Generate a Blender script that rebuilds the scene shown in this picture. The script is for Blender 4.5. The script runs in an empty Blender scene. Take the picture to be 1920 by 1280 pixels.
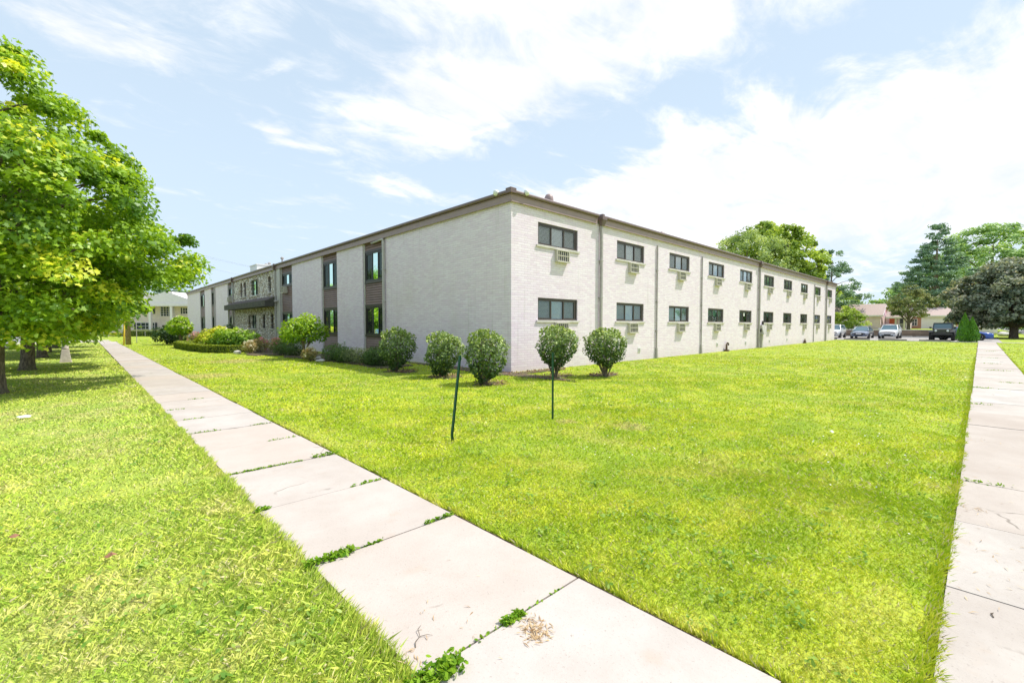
import bpy, bmesh, math, random
import numpy as np
from math import sin, cos, pi, radians, sqrt, atan2
from mathutils import Vector, Matrix

SC = bpy.context.scene
COL = SC.collection
RNG = np.random.default_rng(11)
random.seed(7)
R = random.Random(5)

# ------------------------------------------------------------------ helpers
class MB:
    """collects faces and builds ONE mesh object"""
    def __init__(s, T=None):
        s.v = []; s.f = []; s.m = []; s.T = T; s.mi = 0
    def add(s, vs, fs):
        o = len(s.v)
        if s.T: vs = [s.T(*p) for p in vs]
        s.v += [tuple(p) for p in vs]
        for f in fs:
            s.f.append(tuple(i + o for i in f)); s.m.append(s.mi)
    def quad(s, a, b, c, d): s.add([a, b, c, d], [(0, 1, 2, 3)])
    def box(s, x0, x1, y0, y1, z0, z1):
        s.add([(x0, y0, z0), (x1, y0, z0), (x1, y1, z0), (x0, y1, z0), (x0, y0, z1), (x1, y0, z1), (x1, y1, z1), (x0, y1, z1)],
              [(0, 3, 2, 1), (4, 5, 6, 7), (0, 1, 5, 4), (1, 2, 6, 5), (2, 3, 7, 6), (3, 0, 4, 7)])
    def frust(s, cx, cy, z0, z1, a0, b0, a1, b1):
        s.add([(cx - a0, cy - b0, z0), (cx + a0, cy - b0, z0), (cx + a0, cy + b0, z0), (cx - a0, cy + b0, z0),
               (cx - a1, cy - b1, z1), (cx + a1, cy - b1, z1), (cx + a1, cy + b1, z1), (cx - a1, cy + b1, z1)],
              [(0, 3, 2, 1), (4, 5, 6, 7), (0, 1, 5, 4), (1, 2, 6, 5), (2, 3, 7, 6), (3, 0, 4, 7)])
    def tube(s, pts, rads, n=8, cap=True):
        pts = [Vector(p) for p in pts]
        if not hasattr(rads, '__len__'): rads = [rads] * len(pts)
        vs = []; fs = []
        up = Vector((0.13, 0.31, 0.94)).normalized()
        for i, p in enumerate(pts):
            d = (pts[min(i + 1, len(pts) - 1)] - pts[max(i - 1, 0)])
            if d.length < 1e-9: d = Vector((0, 0, 1))
            d.normalize()
            a = d.cross(up)
            if a.length < .1: a = d.cross(Vector((1, 0, 0)))
            a.normalize(); b = d.cross(a)
            for k in range(n):
                t = 2 * pi * k / n
                vs.append(p + (a * cos(t) + b * sin(t)) * rads[i])
        for i in range(len(pts) - 1):
            for k in range(n):
                fs.append((i * n + k, i * n + (k + 1) % n, (i + 1) * n + (k + 1) % n, (i + 1) * n + k))
        if cap:
            fs.append(tuple(range(n))[::-1]); fs.append(tuple(range((len(pts) - 1) * n, len(pts) * n)))
        s.add(vs, fs)
    def lathe(s, c, prof, n=16, axis='z'):
        vs = []; fs = []
        for (r, h) in prof:
            for k in range(n):
                t = 2 * pi * k / n
                if axis == 'z': vs.append((c[0] + r * cos(t), c[1] + r * sin(t), c[2] + h))
                elif axis == 'y': vs.append((c[0] + r * cos(t), c[1] + h, c[2] + r * sin(t)))
                else: vs.append((c[0] + h, c[1] + r * cos(t), c[2] + r * sin(t)))
        for i in range(len(prof) - 1):
            for k in range(n):
                fs.append((i * n + k, i * n + (k + 1) % n, (i + 1) * n + (k + 1) % n, (i + 1) * n + k))
        fs.append(tuple(range(n))[::-1]); fs.append(tuple(range((len(prof) - 1) * n, len(prof) * n)))
        s.add(vs, fs)
    def poly(s, pts, h0, h1):
        """prism from a list of (x,y)"""
        n = len(pts)
        s.add([(x, y, h0) for x, y in pts] + [(x, y, h1) for x, y in pts],
              [tuple(range(n))[::-1], tuple(range(n, 2 * n))] + [(i, (i + 1) % n, (i + 1) % n + n, i + n) for i in range(n)])
    def build(s, name, mats, parent=None, smooth=False, bevel=0, subd=0, label=None):
        me = bpy.data.meshes.new(name)
        me.from_pydata(s.v, [], s.f)
        if not isinstance(mats, (list, tuple)): mats = [mats]
        for m in mats: me.materials.append(m)
        if len(mats) > 1: me.polygons.foreach_set('material_index', s.m)
        if smooth: me.polygons.foreach_set('use_smooth', [True] * len(s.f))
        me.update()
        o = bpy.data.objects.new(name, me); COL.objects.link(o)
        if parent is not None: o.parent = parent
        if bevel:
            b = o.modifiers.new('bevel', 'BEVEL'); b.width = bevel; b.segments = 2; b.limit_method = 'ANGLE'
        if subd:
            b = o.modifiers.new('subd', 'SUBSURF'); b.levels = subd; b.render_levels = subd
        if label: o['label'] = label
        return o

def thing(name, label, cat, loc=(0, 0, 0), rz=0, group=None):
    o = bpy.data.objects.new(name, None); COL.objects.link(o)
    o.empty_display_size = .3
    o.location = loc; o.rotation_euler = (0, 0, rz)
    o['label'] = label; o['category'] = cat
    if group: o['group'] = group
    return o
def tag(o, label=None, cat=None, group=None, kind=None):
    if label: o['label'] = label
    if cat: o['category'] = cat
    if group: o['group'] = group
    if kind: o['kind'] = kind
    return o
def struct(o, label=None): o['kind'] = 'structure'; return o
def kids(o): return [c for c in list(bpy.data.objects) if c.parent == o]
def dup(root, loc, rz, label, scale=None):
    r = root.copy(); COL.objects.link(r); r.location = loc; r.rotation_euler = (0, 0, rz); r['label'] = label
    if scale: r.scale = scale
    for ch in kids(root):
        c = ch.copy(); COL.objects.link(c); c.parent = r
        for g in kids(ch):
            d = g.copy(); COL.objects.link(d); d.parent = c
    return r

def np_mesh(name, verts, k, nf, mat, parent=None, attr=None, loops=None, smooth=False):
    """verts (N,3); polygons with k corners each; vertex ids sequential unless loops given"""
    me = bpy.data.meshes.new(name)
    me.vertices.add(len(verts)); me.vertices.foreach_set('co', np.asarray(verts, np.float32).ravel())
    idx = np.arange(nf * k, dtype=np.int32) if loops is None else np.asarray(loops, np.int32).ravel()
    me.loops.add(len(idx)); me.loops.foreach_set('vertex_index', idx)
    me.polygons.add(nf); me.polygons.foreach_set('loop_start', np.arange(0, nf * k, k, dtype=np.int32))
    if smooth: me.polygons.foreach_set('use_smooth', np.ones(nf, bool))
    me.update(calc_edges=True)
    if attr is not None:
        a = me.attributes.new('rnd', 'FLOAT', 'FACE'); a.data.foreach_set('value', np.asarray(attr, np.float32))
    me.materials.append(mat)
    o = bpy.data.objects.new(name, me); COL.objects.link(o)
    if parent is not None: o.parent = parent
    return o

# ------------------------------------------------------------------ materials
def srgb(r, g, b):
    f = lambda c: (c / 255 / 12.92) if c / 255 <= .04045 else ((c / 255 + .055) / 1.055) ** 2.4
    return (f(r), f(g), f(b), 1)
class NT:
    def __init__(s, name):
        s.m = bpy.data.materials.new(name); s.m.use_nodes = True
        s.t = s.m.node_tree; s.t.nodes.clear()
        s.out = s.n('ShaderNodeOutputMaterial')
    def n(s, typ, **kw):
        nd = s.t.nodes.new(typ)
        for k, v in kw.items(): setattr(nd, k, v)
        return nd
    def l(s, a, b): s.t.links.new(a, b)
    def val(s, sock, v):
        if hasattr(v, 'node'): s.l(v, sock)
        else:
            if hasattr(v, '__len__') and len(v) == 3 and sock.type == 'RGBA': v = (*v, 1)
            sock.default_value = v
    def math(s, op, a, b=0, clamp=False):
        nd = s.n('ShaderNodeMath', operation=op); nd.use_clamp = clamp
        s.val(nd.inputs[0], a); s.val(nd.inputs[1], b); return nd.outputs[0]
    def mix(s, f, a, b, blend='MIX'):
        nd = s.n('ShaderNodeMix', data_type='RGBA', blend_type=blend)
        s.val(nd.inputs[0], f); s.val(nd.inputs[6], a); s.val(nd.inputs[7], b); return nd.outputs[2]
    def pos(s, scale=(1, 1, 1), obj=False, rot=(0, 0, 0)):
        if obj: src = s.n('ShaderNodeTexCoord').outputs['Object']
        else: src = s.n('ShaderNodeNewGeometry').outputs['Position']
        mp = s.n('ShaderNodeMapping'); mp.inputs['Scale'].default_value = scale; mp.inputs['Rotation'].default_value = rot
        s.l(src, mp.inputs[0]); return mp.outputs[0]
    def noise(s, vec, scale, detail=4, rough=.55, dist=0):
        nd = s.n('ShaderNodeTexNoise'); s.val(nd.inputs['Vector'], vec)
        nd.inputs['Scale'].default_value = scale; nd.inputs['Detail'].default_value = detail
        nd.inputs['Roughness'].default_value = rough; nd.inputs['Distortion'].default_value = dist
        return nd.outputs[0]
    def ramp(s, f, a, b, clamp=True):
        nd = s.n('ShaderNodeMapRange'); nd.interpolation_type = 'SMOOTHSTEP'
        s.val(nd.inputs[0], f); nd.inputs[1].default_value = a; nd.inputs[2].default_value = b
        return nd.outputs[0]
    def bsdf(s, col, rough=.8, bump=None, bstr=.3, bdist=.02, **kw):
        p = s.n('ShaderNodeBsdfPrincipled'); s.val(p.inputs['Base Color'], col); s.val(p.inputs['Roughness'], rough)
        for k, v in kw.items(): s.val(p.inputs[k.replace('_', ' ')], v)
        if bump is not None:
            b = s.n('ShaderNodeBump'); b.inputs['Strength'].default_value = bstr; b.inputs['Distance'].default_value = bdist
            s.val(b.inputs['Height'], bump); s.l(b.outputs[0], p.inputs['Normal'])
        s.l(p.outputs[0], s.out.inputs[0]); s.p = p
        return s.m

def M_plain(name, col, rough=.6, var=.12, scale=6, bstr=.05, **kw):
    t = NT(name); n = t.noise(t.pos(obj=True), scale, 5, .6)
    c = t.mix(t.ramp(n, .3, .7), [x * (1 - var) for x in col[:3]], [min(1, x * (1 + var)) for x in col[:3]])
    return t.bsdf(c, rough, n, bstr, .01, **kw)

def M_brick():
    t = NT('painted_brick')
    g = t.n('ShaderNodeNewGeometry').outputs['Position']
    sp = t.n('ShaderNodeSeparateXYZ'); t.l(g, sp.inputs[0])
    u = t.math('ADD', sp.outputs[0], sp.outputs[1])
    cb = t.n('ShaderNodeCombineXYZ'); t.l(u, cb.inputs[0]); t.l(sp.outputs[2], cb.inputs[1])
    br = t.n('ShaderNodeTexBrick'); t.l(cb.outputs[0], br.inputs[0])
    br.inputs['Scale'].default_value = 1; br.inputs['Brick Width'].default_value = .31; br.inputs['Row Height'].default_value = .0815
    br.inputs['Mortar Size'].default_value = .010; br.inputs['Mortar Smooth'].default_value = .6; br.inputs['Bias'].default_value = 0
    br.inputs['Color1'].default_value = (.0, .0, .0, 1); br.inputs['Color2'].default_value = (1, 1, 1, 1); br.inputs['Mortar'].default_value = (.5, .5, .5, 1)
    n1 = t.noise(t.pos((1, 1, 9)), 2.6, 4, .6)
    n2 = t.noise(t.pos(), .5, 3)
    n3 = t.noise(t.pos((1, 1, 2.5)), 28, 3, .7)
    c = t.mix(t.ramp(n1, .2, .8), (.78, .665, .775), (.90, .775, .885))
    c = t.mix(.30, c, br.outputs[0], 'SOFT_LIGHT')
    c = t.mix(t.math('MULTIPLY', t.ramp(n2, .5, .8), .35), c, (.68, .60, .58))
    c = t.mix(t.math('MULTIPLY', br.outputs['Fac'], .30), c, (.42, .39, .39))
    stv = t.noise(t.pos((3.2, 3.2, .16)), 1.6, 5, .65)
    c = t.mix(t.math('MULTIPLY', t.ramp(stv, .54, .74), .26), c, (.50, .45, .44))
    # splash band at the foot of the wall
    zf = t.n('ShaderNodeMapRange'); t.l(sp.outputs[2], zf.inputs[0]); zf.inputs[1].default_value = 0; zf.inputs[2].default_value = .5; zf.inputs[3].default_value = .35; zf.inputs[4].default_value = 0
    c = t.mix(t.math('MULTIPLY', zf.outputs[0], n1), c, (.35, .30, .24))
    h = t.math('ADD', t.math('MULTIPLY', br.outputs['Fac'], -1.0), t.math('ADD', t.math('MULTIPLY', n3, .9), t.math('MULTIPLY', br.outputs[0], .25)))
    return t.bsdf(c, .75, h, .40, .010)

def M_stone():
    t = NT('ledge_stone')
    g = t.n('ShaderNodeNewGeometry').outputs['Position']
    sp = t.n('ShaderNodeSeparateXYZ'); t.l(g, sp.inputs[0])
    u = t.math('ADD', sp.outputs[0], sp.outputs[1])
    wob = t.noise(t.pos(), 2.2, 3)
    u2 = t.math('ADD', u, t.math('MULTIPLY', wob, .3)); z2 = t.math('ADD', sp.outputs[2], t.math('MULTIPLY', wob, .16))
    cb = t.n('ShaderNodeCombineXYZ'); t.l(u2, cb.inputs[0]); t.l(z2, cb.inputs[1])
    mp = t.n('ShaderNodeMapping'); mp.inputs['Scale'].default_value = (1.0, 2.6, 1); t.l(cb.outputs[0], mp.inputs[0])
    def vor(feat):
        v = t.n('ShaderNodeTexVoronoi', feature=feat); v.distance = 'CHEBYCHEV' if feat == 'F1' else 'EUCLIDEAN'
        v.inputs['Scale'].default_value = 5.2; v.inputs['Randomness'].default_value = .85; t.l(mp.outputs[0], v.inputs['Vector']); return v
    a = vor('F1'); e = t.n('ShaderNodeTexVoronoi', feature='DISTANCE_TO_EDGE'); e.inputs['Scale'].default_value = 5.2; e.inputs['Randomness'].default_value = .85; t.l(mp.outputs[0], e.inputs['Vector'])
    bw = t.n('ShaderNodeSeparateColor'); t.l(a.outputs['Color'], bw.inputs[0])
    c = t.mix(t.ramp(bw.outputs[0], .0, .6), (.42, .35, .30), (1.0, .95, .90))
    c = t.mix(t.ramp(bw.outputs[1], .6, .9), c, (.50, .36, .22))
    m = t.ramp(e.outputs[0], .0, .09)
    c = t.mix(m, (.12, .10, .085), c)
    n = t.noise(t.pos(), 18, 4, .7)
    c = t.mix(.25, c, n, 'SOFT_LIGHT')
    return t.bsdf(c, .9, t.math('ADD', m, t.math('MULTIPLY', n, .8)), .9, .03)

def grass_colour(t, dry=0.0, fine=True):
    """shared lawn colour: patches of lush, yellow-green and straw"""
    P = t.pos()
    n1 = t.noise(P, .23, 4, .6); n2 = t.noise(P, 1.3, 4, .65); n3 = t.noise(P, 7, 3, .7)
    sp = t.n('ShaderNodeSeparateXYZ'); t.l(P, sp.inputs[0])
    c = t.mix(t.ramp(n2, .35, .68), (.26, .38, .018), (.42, .50, .026))
    c = t.mix(t.math('MULTIPLY', t.ramp(n1, .45, .7), .6), c, (.24, .38, .016))
    # strip west of the path is drier
    west = t.ramp(sp.outputs[0], -7.4, -9.8)
    dryf = t.math('MULTIPLY', t.ramp(t.math('ADD', t.math('MULTIPLY', n1, .4), t.math('MULTIPLY', n2, .6)), .48, .66), t.math('ADD', .32, t.math('MULTIPLY', west, .5)))
    c = t.mix(dryf, c, (.47, .42, .15))
    c = t.mix(t.math('MULTIPLY', west, .36), c, (.42, .54, .13))
    for (bx, by, br_) in ((-4.15, -7.1, .36), (-4.6, -6.15, .22), (-7.6, 6, 1.2), (-5.5, 12, 1.6)):
        dn = t.n('ShaderNodeVectorMath', operation='DISTANCE'); t.l(P, dn.inputs[0]); dn.inputs[1].default_value = (bx, by, 0)
        f = t.ramp(t.math('ADD', dn.outputs['Value'], t.math('MULTIPLY', t.math('SUBTRACT', n3, .5), br_ * 2.2)), br_, br_ * .3)
        c = t.mix(t.math('MULTIPLY', f, .5), c, (.50, .40, .17))
    # mowing bands running with the long side of the lawn
    east = t.ramp(sp.outputs[0], 2, 16)
    wv = t.math('SINE', t.math('MULTIPLY', t.math('ADD', sp.outputs[1], t.math('MULTIPLY', sp.outputs[0], .03)), 4.6))
    c = t.mix(t.math('MULTIPLY', t.math('MULTIPLY', t.ramp(wv, .1, 1), east), .16), c, (.50, .55, .10))
    return c, n2, n3

def M_ground():
    t = NT('lawn_soil')
    c, n2, n3 = grass_colour(t)
    n4 = t.noise(t.pos(), 38, 3, .75)
    n5 = t.noise(t.pos(), 150, 2, .7)
    c = t.mix(t.ramp(n4, .3, .62), t.mix(1, c, (.42, .42, .4), 'MULTIPLY'), t.mix(1, c, (1.25, 1.2, 1.3), 'MULTIPLY'))
    c = t.mix(t.math('MULTIPLY', t.ramp(n5, .62, .7), .25), c, (.6, .58, .35))
    return t.bsdf(c, .95, t.math('ADD', n4, n5), .5, .02)

def M_blade():
    t = NT('grass_blade')
    c, n2, n3 = grass_colour(t)
    at = t.n('ShaderNodeAttribute'); at.attribute_name = 'rnd'
    r = at.outputs['Fac']
    c = t.mix(1, c, (1.82, 1.62, 1.8), 'MULTIPLY'); c = t.mix(t.ramp(r, .0, .5), t.mix(1, c, (.62, .8, .6), 'MULTIPLY'), c)
    c = t.mix(t.ramp(r, .55, .9), c, t.mix(1, c, (1.25, 1.15, 1.8), 'MULTIPLY'))
    c = t.mix(t.ramp(r, .90, .96), c, (.75, .66, .38))
    d = t.n('ShaderNodeBsdfDiffuse'); t.l(c, d.inputs[0])
    nm = t.n('ShaderNodeVectorMath', operation='MULTIPLY_ADD'); t.l(t.n('ShaderNodeNewGeometry').outputs['Normal'], nm.inputs[0]); nm.inputs[1].default_value = (.55, .55, .55); nm.inputs[2].default_value = (0, 0, .75)
    nn = t.n('ShaderNodeVectorMath', operation='NORMALIZE'); t.l(nm.outputs[0], nn.inputs[0]); t.l(nn.outputs[0], d.inputs['Normal'])
    tr = t.n('ShaderNodeBsdfTranslucent'); t.l(c, tr.inputs[0])
    mx = t.n('ShaderNodeMixShader'); mx.inputs[0].default_value = .3; t.l(d.outputs[0], mx.inputs[1]); t.l(tr.outputs[0], mx.inputs[2])
    t.l(mx.outputs[0], t.out.inputs[0]); return t.m

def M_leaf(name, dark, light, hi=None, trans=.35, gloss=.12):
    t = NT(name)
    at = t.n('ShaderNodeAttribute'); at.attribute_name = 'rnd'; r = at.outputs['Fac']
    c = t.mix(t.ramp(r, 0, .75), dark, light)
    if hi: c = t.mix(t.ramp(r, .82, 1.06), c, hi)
    d = t.n('ShaderNodeBsdfDiffuse'); t.l(c, d.inputs[0])
    tr = t.n('ShaderNodeBsdfTranslucent'); t.l(t.mix(1, c, (1.35, 1.25, .6), 'MULTIPLY'), tr.inputs[0])
    gl = t.n('ShaderNodeBsdfGlossy'); gl.inputs['Roughness'].default_value = .45; gl.inputs[0].default_value = (.8, .85, .8, 1)
    mx = t.n('ShaderNodeMixShader'); mx.inputs[0].default_value = trans; t.l(d.outputs[0], mx.inputs[1]); t.l(tr.outputs[0], mx.inputs[2])
    m2 = t.n('ShaderNodeMixShader'); m2.inputs[0].default_value = gloss * .35; t.l(mx.outputs[0], m2.inputs[1]); t.l(gl.outputs[0], m2.inputs[2])
    t.l(m2.outputs[0], t.out.inputs[0]); return t.m

def M_concrete(name, a, b, tint=(.55, .45, .38)):
    t = NT(name); P = t.pos()
    n1 = t.noise(P, 1.1, 5, .65); n2 = t.noise(P, 60, 3, .8); n3 = t.noise(P, 7, 5, .7)
    at = t.n('ShaderNodeAttribute'); at.attribute_name = 'rnd'
    c = t.mix(t.ramp(n1, .3, .72), a, b)
    c = t.mix(t.math('MULTIPLY', at.outputs['Fac'], .55), c, tint)
    c = t.mix(t.math('MULTIPLY', t.ramp(n3, .5, .8), .22), c, (.40, .32, .26))
    c = t.mix(t.math('MULTIPLY', t.ramp(n2, .57, .72), .55), c, (.30, .25, .22))
    v = t.n('ShaderNodeTexVoronoi'); v.inputs['Scale'].default_value = 11; t.l(P, v.inputs['Vector'])
    c = t.mix(t.math('MULTIPLY', t.ramp(v.outputs['Distance'], .06, .03), .55), c, (.22, .19, .16))
        # hairline cracks and rust coloured stains
    wp = t.n('ShaderNodeTexNoise'); wp.inputs['Scale'].default_value = 3; t.l(P, wp.inputs[0]); ad = t.n('ShaderNodeVectorMath', operation='MULTIPLY_ADD'); t.l(wp.outputs['Color'], ad.inputs[0]); ad.inputs[1].default_value = (.35, .35, 0); t.l(P, ad.inputs[2])
    cr = t.n('ShaderNodeTexVoronoi', feature='DISTANCE_TO_EDGE'); cr.inputs['Scale'].default_value = .42; t.l(ad.outputs[0], cr.inputs['Vector'])
    ck = t.math('MULTIPLY', t.ramp(cr.outputs[0], .006, .001), t.ramp(n1, .50, .60))
    c = t.mix(t.math('MULTIPLY', ck, .7), c, (.18, .15, .12))
    n6 = t.noise(P, 2.7, 3, .6)
    c = t.mix(t.math('MULTIPLY', t.ramp(n6, .60, .78), .30), c, (.46, .31, .20))
    return t.bsdf(c, .9, t.math('ADD', t.math('ADD', n2, n3), t.math('MULTIPLY', ck, -2)), .3, .006)

def M_asphalt(name, a, b):
    t = NT(name); P = t.pos(); n1 = t.noise(P, .6, 5, .6); n2 = t.noise(P, 40, 3, .8)
    c = t.mix(t.ramp(n1, .3, .7), a, b); c = t.mix(.5, c, n2, 'SOFT_LIGHT')
    return t.bsdf(c, .9, n2, .2, .01)

def M_bark(name='bark', a=(.10, .075, .055), b=(.30, .24, .18)):
    t = NT(name); P = t.pos((1, 1, .28), obj=True); n = t.noise(P, 22, 5, .7, .4); n2 = t.noise(t.pos(obj=True), 2.2, 3)
    c = t.mix(t.ramp(n, .35, .68), a, b); c = t.mix(t.math('MULTIPLY', t.ramp(n2, .5, .7), .4), c, (.18, .19, .11))
    return t.bsdf(c, .95, n, .9, .03)

def M_glass(name, tint=(.84, .93, .90), gcol=(.9, 1, .97), refl=1.0):
    t = NT(name)
    tr = t.n('ShaderNodeBsdfTransparent'); tr.inputs[0].default_value = (*tint, 1)
    gl = t.n('ShaderNodeBsdfGlossy'); gl.inputs['Roughness'].default_value = .015; gl.inputs[0].default_value = (*gcol, 1)
    n = t.noise(t.pos(), 1.4, 2); bp = t.n('ShaderNodeBump'); bp.inputs['Strength'].default_value = .02; bp.inputs['Distance'].default_value = .3; t.l(n, bp.inputs['Height']); t.l(bp.outputs[0], gl.inputs['Normal'])
    fr = t.n('ShaderNodeFresnel'); fr.inputs[0].default_value = 1.75
    mx = t.n('ShaderNodeMixShader'); t.l(t.math('MULTIPLY', fr.outputs[0], refl, True), mx.inputs[0]); t.l(tr.outputs[0], mx.inputs[1]); t.l(gl.outputs[0], mx.inputs[2])
    t.l(mx.outputs[0], t.out.inputs[0]); return t.m

def M_screen(f=.30, cc=(.14, .15, .155)):
    t = NT('insect_screen')
    tr = t.n('ShaderNodeBsdfTransparent'); d = t.n('ShaderNodeBsdfDiffuse'); d.inputs[0].default_value = (*cc, 1)
    mx = t.n('ShaderNodeMixShader'); mx.inputs[0].default_value = f; t.l(tr.outputs[0], mx.inputs[1]); t.l(d.outputs[0], mx.inputs[2])
    t.l(mx.outputs[0], t.out.inputs[0]); return t.m

def M_paint(name, col, rough=.25, metal=0, coat=.6):
    t = NT(name); n = t.noise(t.pos(obj=True), 3, 3)
    c = t.mix(t.math('MULTIPLY', n, .2), col, [x * .8 for x in col])
    return t.bsdf(c, rough, None, Metallic=metal, Coat_Weight=coat)

brick = M_brick(); stone = M_stone(); soil = M_ground(); blade = M_blade()
m_fascia = M_plain('fascia_metal', (.33, .235, .23), .45, .06, 3)
m_gutter = M_plain('gutter_metal', (.17, .115, .112), .4, .08, 3)
m_siding = M_plain('brown_siding', (.235, .145, .12), .5, .12, 2)
m_frame = M_plain('bronze_frame', (.062, .048, .042), .4, .15, 8)
m_darkframe = M_plain('dark_frame', (.03, .027, .027), .4, .15, 8)
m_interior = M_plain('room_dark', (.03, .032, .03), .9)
m_sill = M_plain('stone_sill', (.60, .56, .52), .8, .1, 9)
m_spout = M_plain('downspout_paint', (.50, .47, .45), .5, .08, 5)
m_conduit = M_plain('conduit_grey', (.38, .35, .345), .5, .12, 6)
m_acbody = M_plain('ac_cream', (.56, .52, .44), .5, .08, 6)
m_acdark = M_plain('ac_fins', (.12, .12, .13), .6, .3, 14)
m_white = M_plain('white_trim', (.78, .78, .76), .5, .05, 4)
m_roof = M_plain('roof_membrane', (.45, .43, .42), .9, .1, 3)
m_awn = M_plain('awning_board', (.085, .082, .068), .8, .25, 5, .2)
m_awnroof = M_plain('awning_shingle', (.13, .10, .095), .9, .2, 16, .3)
m_glass = M_glass('window_glass', (.93, .97, .96), refl=2.4)
m_glass_dk = M_glass('tinted_glass', (.30, .36, .36))
m_screen = M_screen(); m_screen_dk = M_screen(.72, (.035, .035, .038))
m_base = M_plain('concrete_footing', (.55, .54, .52), .9, .1, 5)
m_bark = M_bark(); m_barklt = M_bark('pale_bark', (.22, .16, .10), (.45, .36, .25))
m_rust = M_plain('rusty_brown', (.13, .08, .06), .8)
def M_blind(name, col, pitch=.05):
    t = NT(name); sp = t.n('ShaderNodeSeparateXYZ'); t.l(t.n('ShaderNodeNewGeometry').outputs['Position'], sp.inputs[0])
    return t.bsdf(t.mix(t.math('MULTIPLY', t.noise(t.pos(), 4, 2), .2), col, [c * .7 for c in col]), .6)
m_blinds = [M_blind('blind_white', (.97, .98, .98)), M_blind('curtain_teal', (.62, .90, .82)), M_blind('curtain_grey', (.58, .64, .63)), M_blind('curtain_green', (.42, .78, .60))]

# ------------------------------------------------------------------ world, sun, camera
SUN = Vector((.467, -.28, .839)).normalized()
el = math.asin(SUN.z); az = atan2(SUN.x, SUN.y)
W = bpy.data.worlds.new('World'); SC.world = W; W.use_nodes = True
wt = W.node_tree; wt.nodes.clear()
class WT(NT):
    def __init__(s): s.t = wt; s.out = s.n('ShaderNodeOutputWorld')
w = WT()
sky = w.n('ShaderNodeTexSky', sky_type='NISHITA'); sky.sun_disc = False; sky.sun_elevation = el; sky.sun_rotation = az
sky.air_density = 1.0; sky.dust_density = 2.0; sky.ozone_density = 1.5; sky.altitude = 200
tc = w.n('ShaderNodeTexCoord'); nv = w.n('ShaderNodeVectorMath', operation='NORMALIZE'); w.l(tc.outputs['Generated'], nv.inputs[0])
sp = w.n('ShaderNodeSeparateXYZ'); w.l(nv.outputs[0], sp.inputs[0])
dz = w.math('ADD', w.math('MAXIMUM', sp.outputs[2], 0), .12)
cb = w.n('ShaderNodeCombineXYZ'); w.l(w.math('DIVIDE', sp.outputs[0], dz), cb.inputs[0]); w.l(w.math('DIVIDE', sp.outputs[1], dz), cb.inputs[1])
P = cb.outputs[0]
wn = w.n('ShaderNodeTexNoise'); wn.inputs['Scale'].default_value = 2.4; wn.inputs['Detail'].default_value = 5; w.l(P, wn.inputs['Vector'])
wv_ = w.n('ShaderNodeVectorMath', operation='SUBTRACT'); w.l(wn.outputs['Color'], wv_.inputs[0]); wv_.inputs[1].default_value = (.5, .5, .5)
ws = w.n('ShaderNodeVectorMath', operation='SCALE'); w.l(wv_.outputs[0], ws.inputs[0]); ws.inputs['Scale'].default_value = .55
wa = w.n('ShaderNodeVectorMath', operation='ADD'); w.l(P, wa.inputs[0]); w.l(ws.outputs[0], wa.inputs[1]); WP = wa.outputs[0]
def band(cx, cy, ax, ay, width, soft=.93):
    """soft elongated cloud bank in the cloud-plane: centre, half axis vector, half width"""
    L = sqrt(ax * ax + ay * ay); ang = atan2(ay, ax)
    mp = w.n('ShaderNodeMapping', vector_type='TEXTURE')
    mp.inputs['Location'].default_value = (cx, cy, 0); mp.inputs['Rotation'].default_value = (0, 0, ang); mp.inputs['Scale'].default_value = (L * 1.15, width * 1.45, 1)
    w.l(WP, mp.inputs[0]); ln = w.n('ShaderNodeVectorMath', operation='LENGTH'); w.l(mp.outputs[0], ln.inputs[0])
    return w.ramp(ln.outputs['Value'], 1.15, 1 - soft)
def stretched(rot, sx, sy, scale, detail=6, rough=.6, dist=0):
    mp = w.n('ShaderNodeMapping'); mp.inputs['Rotation'].default_value = (0, 0, rot); mp.inputs['Scale'].default_value = (sx, sy, 1); w.l(P, mp.inputs[0])
    return w.noise(mp.outputs[0], scale, detail, rough, dist)
nz = stretched(radians(66), .8, 1.15, 5.0, 12, .64, .5)      # puffy
nf = stretched(radians(66), .55, 1.35, 2.6, 8, .6, .8)       # fibrous, drawn out along the banks
mask = band(1.00, 1.15, .17, -.82, .30)
for args, k in [((.80, .82, .42, -.40, .30), 1.0), ((1.12, .52, .25, -.35, .26), 1.0), ((.66, 1.93, .26, -.02, .075), .75), ((1.14, 1.42, .20, -.50, .055), .8),
                ((.0, 1.55, .36, -.2, .22), .62), ((1.26, 2.06, .36, -.06, .11), .6), ((.40, 1.55, .18, -.12, .05), .4), ((.95, 2.55, .30, -.1, .1), .35)]:
    mask = w.math('MAXIMUM', mask, w.math('MULTIPLY', band(*args), k))
spx = w.n('ShaderNodeSeparateXYZ'); w.l(P, spx.inputs[0])
east = w.ramp(w.math('ADD', spx.outputs[0], w.math('MULTIPLY', w.math('SUBTRACT', nf, .5), .9)), 1.45, 2.12)
eastgap = w.ramp(w.math('ADD', spx.outputs[0], w.math('MULTIPLY', w.math('SUBTRACT', nz, .5), 2.0)), 2.9, 4.2)
east = w.math('MULTIPLY', east, w.math('SUBTRACT', 1, w.math('MULTIPLY', eastgap, .62)))
mask = w.math('MAXIMUM', mask, w.math('MULTIPLY', east, 1.05))
dens = w.math('ADD', w.math('MULTIPLY', mask, 1.0), w.math('ADD', w.math('MULTIPLY', w.math('SUBTRACT', nz, .5), 1.9), w.math('MULTIPLY', w.math('SUBTRACT', nf, .5), 1.2)))
cl = w.ramp(dens, .08, .98)
skyc = w.mix(1, sky.outputs[0], (1.0, 1.0, 1.0), 'MULTIPLY')
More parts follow.
